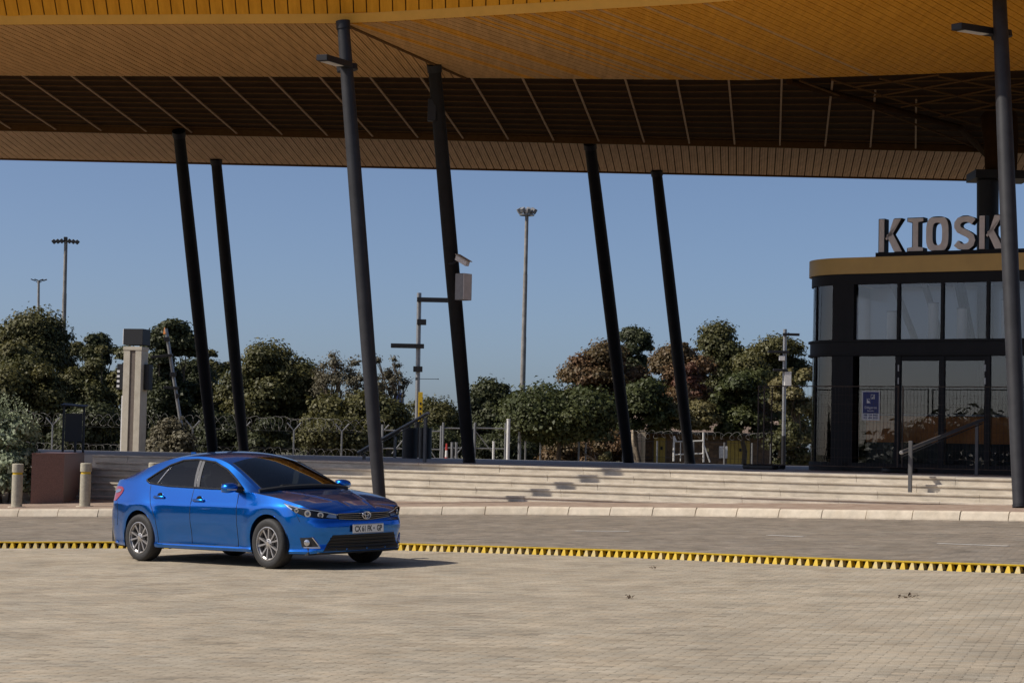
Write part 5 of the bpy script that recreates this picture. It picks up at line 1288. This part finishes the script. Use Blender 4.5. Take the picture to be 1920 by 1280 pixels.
# rolled lip and inner liner of the arches
for cx in (0, -2.7):
    P = []; T0, T1 = R(-22), R(202)
    for j in range(41):
        t = T0+(T1-T0)*j/40; x, z = cx+WR*math.cos(t), WZ+WR*math.sin(t)
        if z < .2: z = .2
        a = a_of_x(x); p = S(a, z); P.append(p)
    for p, q in zip(P[:-1], P[1:]):
        parts['body'].add([p, q, q+Vector((0, .05, .0)), p+Vector((0, .05, .0))], [(0, 1, 2, 3)])
# hood, boot lid
hood = MB(); NH = 26
def ridge(x, y):
    yr = .20+.30*sstep(.85, -.3, x); w_ = .022
    return .012*math.exp(-((abs(y)-yr)/w_)**2)*sstep(.93, .6, x)
cols_h = [a for a in AC if plan(a)[0] > -.30] + [a_of_x(-.30)]
def top_rows(cols, CT, ex):
    G = []
    for a in cols:
        p = S(a, ztop(plan(a)[0])); zc = float(np.interp(p.x, *zip(*sorted(CT)))); row = []
        for j in range(NH+1):
            t = j/NH; y = p.y*(1-t); z = p.z+(zc-p.z)*(1-(1-t)**ex); row.append((p.x, y, z+ (ridge(p.x, y) if CT is HOODC else 0)))
        G.append(row)
    return G
G = top_rows(cols_h, HOODC, 2.2)
for i in range(len(G)-1):
    for j in range(NH): hood.add([G[i][j], G[i+1][j], G[i+1][j+1], G[i][j+1]], [(0, 1, 2, 3)])
boot = MB(); cols_t = [a_of_x(-3.285)] + [a for a in AC if plan(a)[0] < -3.285]
G = top_rows(cols_t, TRUNKC, 2.6)
for i in range(len(G)-1):
    for j in range(NH): boot.add([G[i][j], G[i+1][j], G[i+1][j+1], G[i][j+1]], [(0, 1, 2, 3)])
# greenhouse
NT = 22; NR = 24
Dz = []
def gh_side(i):
    x, y, z = RAILc[i]; b0 = S(a_of_x(x), ztop(x)); b0 = Vector((b0.x, b0.y, b0.z)); r0 = Vector((x, -y, z)); row = []
    for k in range(NT+1):
        t = k/NT; p = b0.lerp(r0, t); p.y -= .022*math.sin(math.pi*t)*min(1, (r0.z-b0.z)/.2); row.append(p)
    return row
def gh_top(i):
    x, y, z = RAILc[i]; cx, cz = CENTc[i]; row = []
    for k in range(NR+1):
        t = k/NR; yy = y*(1-t); e = 1-(yy/y)**2.4; row.append(Vector((x+(cx-x)*e, -yy, z+(cz-z)*(1-(yy/y)**2.2))))
    return row
SG_ = [gh_side(i) for i in range(NS)]; TG_ = [gh_top(i) for i in range(NS)]
glass_side = {'quarter': MB(), 'rear': MB(), 'front': MB()}; roofm = MB(); screen = MB(); back = MB(); pill = MB()
def bp_x(z): return -1.515-.12*(z-1.0)/.35
def qd_x(z): return -2.40+.16*(z-1.03)/.25
for i in range(NS-1):
    for k in range(NT):
        q = [SG_[i][k], SG_[i+1][k], SG_[i+1][k+1], SG_[i][k+1]]; c = sum(q, Vector())/4
        if pip(c.x, c.z, DLO):
            glass_side['front' if c.x > bp_x(c.z) else 'rear' if c.x > qd_x(c.z) else 'quarter'].add(q, [(0, 1, 2, 3)])
        else: parts['body'].add(q, [(0, 1, 2, 3)])
    for k in range(NR):
        q = [TG_[i][k], TG_[i+1][k], TG_[i+1][k+1], TG_[i][k+1]]; s_ = i/(NS-1)
        edge = k < 2
        if 1 <= i < 34 and not edge: screen.add(q, [(0, 1, 2, 3)])
        elif i >= 86 and i < NS-3 and not (k < 3): back.add(q, [(0, 1, 2, 3)])
        else: roofm.add(q, [(0, 1, 2, 3)])
body = finish('body', parts['body'], M['paint'])
def half(name, mb, mt, s_, parent=car, sm=35):     # one side only
    o = MB(); o.v = [(x, y*s_, z) for x, y, z in mb.v]; o.f = list(mb.f); o.m = list(mb.m); return finish(name, o, mt, parent, sm, mirror=False)
doors = {}
for s_ in (1, -1):
    doors['f', s_] = half('front_door', parts['front_door'], M['paint'], s_); doors['r', s_] = half('rear_door', parts['rear_door'], M['paint'], s_)
    half('side_window', glass_side['front'], M['cglass'], s_); half('side_window', glass_side['rear'], M['cglass'], s_); half('quarter_window', glass_side['quarter'], M['cglass'], s_); pass
finish('bonnet', hood, M['paint'], smooth=50); finish('boot_lid', boot, M['paint'], smooth=50); finish('roof', roofm, M['paint']); finish('windscreen', screen, M['cscreen']); finish('rear_window', back, M['cglass'])
# shut lines and window seals: thin strips lying on the skin
def line_on(fn, pts, r, mt, name, parent, both=True, n=1):
    P = []
    for a, b in zip(pts[:-1], pts[1:]):
        for k in range(6): P.append((a[0]+(b[0]-a[0])*k/6, a[1]+(b[1]-a[1])*k/6))
    P.append(pts[-1]); V = [fn(*p) for p in P]
    for s_ in ((1, -1) if both else (1,)):
        mb = MB(); mb.tube([Vector((v.x, v.y*s_, v.z)) for v in V], r, 5); mb.build(name, mt, parent, smooth=True)
def on_side(x, z): return S(a_of_x(x), z, .0)
def on_gh(x, z):
    i = int(np.argmin(np.abs(RAILc[:, 0]-x))); row = SG_[i]; zs = [p.z for p in row]; y = np.interp(z, zs, [p.y for p in row]); return Vector((x, y-.002, z))
DK = M['cplastic']
line_on(on_side, [(-.60, .262), (-.60, .6), (-.606, .8), (-.615, .955)], .0042, DK, 'shut_line', body)
line_on(on_side, [(-1.56, .262), (-1.56, .6), (-1.56, .985)], .0042, DK, 'shut_line', body)
line_on(on_side, [(-2.27, .262), (-2.275, .40), (-2.30, .56), (-2.36, .68), (-2.44, .80), (-2.50, .92), (-2.53, 1.02)], .0042, DK, 'shut_line', body)
line_on(on_side, [(-.60, .262), (-1.5, .262), (-2.27, .262)], .0040, DK, 'shut_line', body)
line_on(on_side, [(.56, .60), (.50, .70), (.46, .76)], .0035, DK, 'shut_line', body)
line_on(on_side, [(-3.28, .47), (-3.24, .62), (-3.28, .80)], .0035, DK, 'shut_line', body)
line_on(on_gh, DLO+[DLO[0]], .015, M['cblack'], 'window_seal', body)
line_on(on_gh, [(qd_x(1.04), 1.035), (qd_x(1.26), 1.26)], .009, M['chrome'], 'window_divider', body)
line_on(on_gh, [(bp_x(1.0), .998), (bp_x(1.33), 1.328)], .006, M['cblack'], 'pillar_gap', body)
for s_ in (1, -1):
    for lo, hi in ((-.062, -.006), (.006, .055)):
        mb = MB(); V = []
        for k in range(15):
            z = .990+(1.362-.990)*k/14
            for e in (lo, hi): v = on_gh(bp_x(z)-e, z); V += [Vector((bp_x(z)-e, (v.y-.006)*s_, z)), Vector((bp_x(z)-e, (v.y+.004)*s_, z))]
        F = []
        for k in range(14):
            o_ = 4*k; F += [(o_, o_+2, o_+6, o_+4), (o_, o_+4, o_+5, o_+1), (o_+2, o_+3, o_+7, o_+6)]
        mb.add(V, F); mb.build('pillar_trim', M['pillar'], car, smooth=40)
# edge of bonnet and screen
for s_ in (1, -1):
    mb = MB(); mb.tube([Vector((p.x, p.y*s_, p.z+.001)) for p in [S(a, ztop(plan(a)[0])) for a in cols_h[30:]]], .0035, 5); mb.build('shut_line', DK, body)
    mb = MB(); mb.tube([Vector((TG_[i][2].x, TG_[i][2].y*s_, TG_[i][2].z)) for i in range(1, 35)], .008, 6); mb.build('screen_seal', M['cblack'], body)
mb = MB(); P = [Vector((p.x, p.y, p.z+.004)) for p in TG_[1]]; P = P + [Vector((p.x, -p.y, p.z)) for p in P[::-1][1:]]; mb.tube(P, .03, 6); mb.build('cowl', DK, car)
for s_, x0 in ((1, .12), (1, -.40)):
    mb = MB(); a = Vector((-.27, x0*1.0, 1.035)); b = Vector((-.30, x0-.52 if x0 > 0 else x0+.52, 1.03)); mb.tube([a, b], .009, 6); mb.build('wiper', DK, car)
# patches lying on the skin
def patch(poly, off, mt, name, parent, lev=4, sides=(1, -1), th=.03, fn=S, sm=40):
    bm = bmesh.new(); vs_ = [bm.verts.new((a, z, 0)) for a, z in poly]; f = bm.faces.new(vs_); bmesh.ops.triangulate(bm, faces=[f])
    for _ in range(lev):
        es = [e for e in bm.edges if e.calc_length() > .05]
        if es: bmesh.ops.subdivide_edges(bm, edges=es, cuts=1); bmesh.ops.triangulate(bm, faces=bm.faces[:])
    bm.verts.ensure_lookup_table(); bm.verts.index_update()
    V = [(v.co.x, v.co.y) for v in bm.verts]; F = [[v.index for v in f.verts] for f in bm.faces]; B = [e for e in bm.edges if len(e.link_faces) == 1]; B = [(e.verts[0].index, e.verts[1].index) for e in B]; bm.free()
    out = []
    for s_ in sides:
        top = [fn(a, z, off) if a >= 0 else (lambda p: Vector((p.x, -p.y, p.z)))(fn(-a, z, off)) for a, z in V]; bot = [fn(a, z, off-th) if a >= 0 else (lambda p: Vector((p.x, -p.y, p.z)))(fn(-a, z, off-th)) for a, z in V]
        n = len(V); P = [(p.x, p.y*s_, p.z) for p in top+bot]; mb = MB(); mb.add(P, [tuple(f) for f in F]+[(a, b, b+n, a+n) for a, b in B]); out.append(finish(name, mb, mt, parent, sm, mirror=False))
    return out
HL = [(.44, .628), (.44, .690), (.60, .722), (.80, .752), (1.0, .784), (1.20, .822), (1.27, .838), (1.18, .782), (1.06, .722), (.90, .668), (.70, .640)]
hls = patch(HL, .003, M['cblack'], 'headlight', car)
hl2 = []
for h_, s_ in zip(hls, (1, -1)):
    for (a, z, r) in ((.86, .703, .046), (.69, .680, .040), (1.02, .742, .034)):
        p = S(a, z, .0); x, y, nx, ny = plan(a); mb = MB(); nrm = Vector((nx, -ny*1.0, .0)); nrm = Vector((nx, -ny, 0)).normalized()
        p0 = p+nrm*.004; p1 = p+nrm*.010
        mb.tube([Vector((q.x, q.y*s_, q.z)) for q in (p0, p1)], [r, r*.92], 16); mb.build('reflector', M['lampin'], h_, smooth=40)
        mb = MB(); mb.tube([Vector((q.x, q.y*s_, q.z)) for q in (p1, p1+nrm*.005, p1+nrm*.009)], [r*.55, r*.5, r*.2], 16); mb.build('projector', M['lensdark'], h_, smooth=40)
    V = [S(a, z, .007) for a, z in [(.44+(1.2-.44)*k/20, float(np.interp(.44+(1.2-.44)*k/20, [p[0] for p in HL[1:7]], [p[1]-.010 for p in HL[1:7]]))) for k in range(21)]]
    mb = MB(); mb.tube([Vector((v.x, v.y*s_, v.z)) for v in V], .006, 6); mb.build('chrome_strip', M['lampin'], h_, smooth=40)
patch([(1.09, .760), (1.22, .818), (1.245, .826), (1.17, .782), (1.10, .744)], .006, M['lampin'], 'lamp_corner', car, th=.006)
patch([(.46, .640), (.46, .682), (.56, .700), (.61, .655), (.56, .646)], .006, M['lampin'], 'lamp_inner', car, th=.006)
# upper grille between the lamps with chrome bars
gr = patch([(-.44, .628), (-.30, .615), (0, .600), (.30, .615), (.44, .628), (.44, .690), (.25, .697), (0, .700), (-.25, .697), (-.44, .690)], .0035, M['cblack'], 'grille', car, sides=(1,))[0]
for zc, zs, r in ((.690, .690, .007), (.662, .668, .0042), (.636, .650, .0042), (.610, .634, .006)):
    V = []
    for k in range(31):
        a = -.43+.86*k/30; z = zc+(zs-zc)*(abs(a)/.43)**1.5; p = S(abs(a), z, .010); V.append(Vector((p.x, p.y if a > 0 else -p.y, p.z)))
    mb = MB(); mb.tube(V, r, 6); mb.build('grille_bar', M['dark_chrome'], gr, smooth=40)
# badge of three rings
bd = S(0, .664, .034); mb = MB()
def ellipse(cy, cz, ry, rz, n=28): return [Vector((bd.x+.004*math.sin(0), bd.y+cy+ry*math.cos(2*math.pi*k/n), bd.z+cz+rz*math.sin(2*math.pi*k/n))) for k in range(n)]
mb.tube(ellipse(0, 0, .068, .046), .0072, 6, closed=True); mb.tube(ellipse(0, .002, .024, .041), .0055, 6, closed=True); mb.tube(ellipse(0, .017, .050, .022), .0055, 6, closed=True)
mb.build('badge', M['chrome'], car, smooth=True)
# lower intake, splitter, fog lamps
li = patch([(-.66, .232), (.66, .232), (.52, .43), (-.52, .43)], .0035, M['cplastic'], 'lower_intake', car, sides=(1,))[0]
for z in (.27, .31, .35, .39):
    V = []; e = .60-.35*(z-.25)/1.0
    for k in range(25):
        a = -e+2*e*k/24; p = S(abs(a), z, .010); V.append(Vector((p.x, p.y if a > 0 else -p.y, p.z)))
    mb = MB(); mb.tube(V, .007, 5); mb.build('intake_slat', M['cblack'], li)
V = []
for k in range(41):
    a = -.74+1.48*k/40; p = S(abs(a), .212, -.004); V.append(Vector((p.x, p.y if a > 0 else -p.y, p.z)))
mb = MB(); mb.tube(V, .016, 6); mb.build('chin_lip', M['cplastic'], car, smooth=True)
fogs = patch([(.70, .285), (.96, .285), (.985, .40), (.80, .41)], .003, M['cplastic'], 'fog_lamp', car)
for f_, s_ in zip(fogs, (1, -1)):
    p = S(.88, .342, .0); x, y, nx, ny = plan(.88); nrm = Vector((nx, -ny, 0)); mb = MB(); mb.tube([Vector((q.x, q.y*s_, q.z)) for q in (p, p+nrm*.012, p+nrm*.018)], [.04, .04, .02], 18); mb.build('lamp', M['lampin'], f_, smooth=40)
    V = [S(a, z, .012) for a, z in ((.80, .408), (.70, .285), (.80, .283), (.95, .283))]; V2 = [V[0].lerp(V[1], k/5) for k in range(5)]+[S(.70, .285, .012), S(.80, .283, .012), S(.93, .283, .012)]
    mb = MB(); mb.tube([Vector((v.x, v.y*s_, v.z)) for v in V2], [.011]*6+[.008, .004], 6); mb.build('chrome_edge', M['chrome'], f_, smooth=40)
# number plate
pp = S(0, .50, .022)
pl = MB(); pl.box((pp.x, 0, .50), (.012, .52, .115), bev=.004); plo = pl.build('number_plate', M['plate'], car)
Mt = Matrix(((0, 0, 1, pp.x+.0065), (1, 0, 0, 0), (0, 1, 0, .50), (0, 0, 0, 1)))
text_mesh('CX 61 FK', .098, M['ink'], Mt @ Matrix.Translation((-.085, -.004, 0)), plo, bold=.0028, sx=.72, ext=.001)
text_mesh('GP', .098, M['ink'], Mt @ Matrix.Translation((.185, -.004, 0)), plo, bold=.0028, sx=.72, ext=.001)
mb = MB(); star = [(.016*math.cos(R(36*k+90))*(1 if k % 2 == 0 else .45), .018*math.sin(R(36*k+90))*(1 if k % 2 == 0 else .45)) for k in range(10)]
mb.prism(star, .001, Mt @ Matrix.Translation((.093, .0, 0))); mb.build('crest', M['ink'], plo)
for z in (-.052, .052):
    mb = MB(); mb.box((pp.x+.006, 0, .50+z), (.004, .505, .004)); mb.build('plate_border', M['ink'], plo)
# tail lamps, rear plate trim
a0, a1 = a_of_x(-3.18), ATOT-.36
patch([(a0, .955), (a0+.02, .905), (a0+.16, .80), (a1-.12, .79), (a1, .84), (a1, .96), (a0+.18, 1.0), (a0+.06, .99)], .006, M['tail'], 'tail_lamp', car)
patch([(a0+.05, .955), (a0+.08, .925), (a0+.2, .905), (a0+.26, .93), (a0+.16, .965)], .012, M['lampin'], 'tail_reflector', car, th=.01)
# sill, underside, wheel wells
mb = MB(); mb.box((-1.35, 0, .235), (4.0, 1.50, .10)); mb.build('floor_pan', M['cplastic'], car)
mb = MB(); mb.box((-3.4, 0, .33), (.42, 1.3, .2)); mb.build('under_tray', M['cplastic'], car); mb = MB(); mb.box((.60, 0, .26), (.36, 1.20, .12)); mb.build('under_tray', M['cplastic'], car)
for cx in (0, -2.7):
    for s_ in (1, -1):
        mb = MB(); n = 24; P0 = []; P1 = []
        for k in range(n+1):
            t = R(-25)+R(230)*k/n; P0.append((cx+(WR+.012)*math.cos(t), s_*.845, WZ+(WR+.012)*math.sin(t))); P1.append((cx+(WR+.012)*math.cos(t), s_*.52, WZ+(WR+.012)*math.sin(t)))
        mb.add(P0+P1, [(k, k+1, n+2+k, n+1+k) for k in range(n)]+[tuple(range(n+1, 2*n+2))]); mb.build('wheel_well', M['cplastic'], car, smooth=40)
    mb = MB(); mb.tube([(cx, -.7, .316), (cx, .7, .316)], .05, 10); mb.build('axle', M['cplastic'], car)
# door handles, mirrors
for s_ in (1, -1):
    for x, z, dk in ((-1.40, .838, 'f'), (-2.26, .868, 'r')):
        p = on_side(x, z); mb = MB(); mb.box((p.x, (p.y-.016)*s_, z), (.23, .030, .040), bev=.013); mb.build('handle', M['paint'], doors[dk, s_], smooth=50)
        mb = MB(); mb.tube([Vector((p.x+.0, (p.y+.012)*s_, z-.002)), Vector((p.x, (p.y-.003)*s_, z-.002))], [.062, .058], 16); mb.build('handle_cup', M['cblack'], doors[dk, s_], smooth=40)
    mr = MB(); c = Vector((-.62, -.965, 1.012)); ring = []
    for ti, (xo, sy, sz_) in enumerate(((.08, .03, .02), (.07, .07, .04), (.04, .095, .056), (0, .105, .065), (-.045, .105, .065), (-.06, .098, .06))):
        ring.append([Vector((c.x+xo, c.y*1+math.copysign(abs(math.cos(t))**.75, math.cos(t))*sy, c.z+math.copysign(abs(math.sin(t))**.75, math.sin(t))*sz_+.006*math.cos(t))) for t in [2*math.pi*k/20 for k in range(20)]])
    V = [Vector((p.x, p.y*s_, p.z)) for r_ in ring for p in r_]; F = [(i*20+k, i*20+(k+1) % 20, (i+1)*20+(k+1) % 20, (i+1)*20+k) for i in range(5) for k in range(20)]+[tuple(range(20)), tuple(100+k for k in range(20))]
    mr.add(V, F); mo = mr.build('door_mirror', M['paint'], car, smooth=60)
    mb = MB(); mb.tube([Vector((-.60, -.80*s_, .985)), Vector((-.61, -.91*s_, .995))], [.05, .035], 10); mb.build('mirror_stalk', M['cblack'], mo, smooth=40)
    mb = MB(); mb.tube([Vector((c.x+.055, (c.y-.095)*s_, c.z-.018)), Vector((c.x+.078, (c.y-.03)*s_, c.z-.022)), Vector((c.x+.082, (c.y+.04)*s_, c.z-.022))], .007, 6); mb.build('indicator', M['chrome'], mo, smooth=40)
    mb = MB(); mb.box((c.x-.061, c.y*s_, c.z), (.006, .18, .11), bev=.002); mb.build('mirror_glass', M['chrome'], mo)
    tri = [on_gh(-.50, .972), on_gh(-.70, .985), on_gh(-.70, 1.06)]; tri = [Vector((t.x, (t.y-.008)*s_, t.z)) for t in tri]; mb = MB(); mb.add(tri, [(0, 1, 2)]); mb.build('mirror_sail', M['cblack'], car)
mb = MB(); mb.box((-2.62, 0, 1.425), (.12, .035, .05), bev=.015); mb.build('roof_antenna', M['paint'], car)
# cabin
def seat(x, y, w_):
    mb = MB(); mb.box((x, y, .52), (.50, w_, .16), bev=.05); mb.box(None, (.14, w_, .62), M=Matrix.Translation((x-.30, y, .84)) @ Matrix.Rotation(R(-14), 4, 'Y'), bev=.05); mb.box((x-.40, y, 1.20), (.10, .26, .17), bev=.04); return mb.build('seat', M['seat'], car, smooth=40)
seat(-1.22, -.37, .50); seat(-1.22, .37, .50); seat(-2.12, -.36, .6); seat(-2.12, .36, .6)
mb = MB(); mb.box((-.58, 0, .86), (.42, 1.36, .20), bev=.07); mb.build('dashboard', M['seat'], car)
mb = MB(); mb.tube([Vector((-.86+.06*math.sin(t), -.37+.185*math.cos(t), .93+.17*math.sin(t))) for t in np.linspace(0, 2*math.pi, 25)[:-1]], .016, 8, closed=True); mb.build('steering_wheel', M['cplastic'], car, smooth=True)
mb = MB(); mb.box((-.98, -.02, 1.30), (.03, .24, .07), bev=.012); mb.build('rear_view_mirror', M['cblack'], car)
mb = MB(); mb.box((-2.78, 0, 1.02), (.7, 1.2, .06)); mb.build('parcel_shelf', M['seat'], car)
mb = MB(); mb.box((-1.4, .0, .30), (3.2, 1.4, .04)); mb.build('cabin_floor', M['seat'], car)
# wheels
def wheel(cx, s_):
    cy = -.772*s_ if False else s_*.772; wh = bpy.data.objects.new('wheel', None); COL.objects.link(wh); wh.parent = car; wh.matrix_parent_inverse = Matrix(); wh.location = (0, 0, 0)
    out = s_
    prof = [(.205, -.085), (.225, -.100), (.275, -.104), (.305, -.092), (.316, -.060), (.3165, 0), (.316, .060), (.305, .092), (.275, .104), (.225, .100), (.205, .085)]
    mb = MB(); n = 56; V = []
    for k in range(n):
        t = 2*math.pi*k/n
        for r, w_ in prof: V.append((cx+r*math.cos(t), cy+out*w_, .316+r*math.sin(t)))
    m_ = len(prof); F = [(k*m_+j, k*m_+j+1, ((k+1) % n)*m_+j+1, ((k+1) % n)*m_+j) for k in range(n) for j in range(m_-1)]; mb.add(V, F); mb.build('tyre', M['tyre'], wh, smooth=50)
    prof = [(.205, -.09), (.19, -.08), (.18, .0), (.188, .070), (.212, .086), (.214, .098), (.203, .100), (.198, .088)]
    mb = MB(); V = []
    for k in range(n):
        t = 2*math.pi*k/n
        for r, w_ in prof: V.append((cx+r*math.cos(t), cy+out*w_, .316+r*math.sin(t)))
    m_ = len(prof); mb.add(V, [(k*m_+j, k*m_+j+1, ((k+1) % n)*m_+j+1, ((k+1) % n)*m_+j) for k in range(n) for j in range(m_-1)]); rim = mb.build('rim', M['alloy'], wh, smooth=40)
    mb = MB(); mb.tube([(cx, cy+out*.02, .316), (cx, cy+out*.03, .316)], .15, 32); mb.build('brake_disc', M['disc'], wh, smooth=40)
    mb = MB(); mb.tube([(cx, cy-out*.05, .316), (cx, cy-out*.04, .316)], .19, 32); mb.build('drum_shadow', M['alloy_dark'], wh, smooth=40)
    for k in range(5):
        for dk in (-1, 1):
            t = 2*math.pi*k/5+R(90+12)+dk*R(16.5); t0 = 2*math.pi*k/5+R(90+12)+dk*R(9)
            mb = MB(); c, s2 = math.cos(t), math.sin(t); c0, s0 = math.cos(t0), math.sin(t0)
            def pt(r, off, w_, cc, ss): return (cx+r*cc-off*ss, cy+out*w_, .316+r*ss+off*cc)
            ro, ri = .203, .045; wo, wi = .013, .008
            V = [pt(ri, -wi, .078, c0, s0), pt(ri, wi, .078, c0, s0), pt(ro, wo, .088, c, s2), pt(ro, -wo, .088, c, s2), pt(ri, -wi*1.3, .045, c0, s0), pt(ri, wi*1.3, .045, c0, s0), pt(ro, wo*1.25, .05, c, s2), pt(ro, -wo*1.25, .05, c, s2)]
            mb.add(V, [(0, 1, 2, 3), (7, 6, 5, 4), (0, 4, 5, 1), (1, 5, 6, 2), (2, 6, 7, 3), (3, 7, 4, 0)]); mb.build('spoke', M['alloy'], wh)
    mb = MB(); mb.tube([(cx, cy+out*.04, .316), (cx, cy+out*.080, .316), (cx, cy+out*.086, .316)], [.068, .062, .05], 24); mb.build('hub', M['alloy'], wh, smooth=40)
    mb = MB(); mb.tube([(cx, cy+out*.086, .316), (cx, cy+out*.092, .316)], [.030, .026], 20); mb.build('centre_cap', M['chrome'], wh, smooth=40)
    for k in range(5):
        t = 2*math.pi*k/5+R(30+36); mb = MB(); q = (cx+.05*math.cos(t), 0, .316+.05*math.sin(t)); mb.tube([(q[0], cy+out*.07, q[2]), (q[0], cy+out*.0885, q[2])], .009, 8); mb.build('wheel_nut', M['alloy_dark'], wh)
for cx in (0, -2.7):
    for s_ in (-1, 1): wheel(cx, s_)
# set the car on the sloping paving
YAW = R(-44.0); TX, TY = -2.41, 27.56
n_ = Vector((-GA, -GB, 1)).normalized(); f_ = Vector((math.cos(YAW), math.sin(YAW), 0)); f_.z = GA*f_.x+GB*f_.y; f_.normalize(); l_ = n_.cross(f_)
car.matrix_basis = Matrix(((f_.x, l_.x, n_.x, TX), (f_.y, l_.y, n_.y, TY), (f_.z, l_.z, n_.z, gz(TX, TY)), (0, 0, 0, 1)))
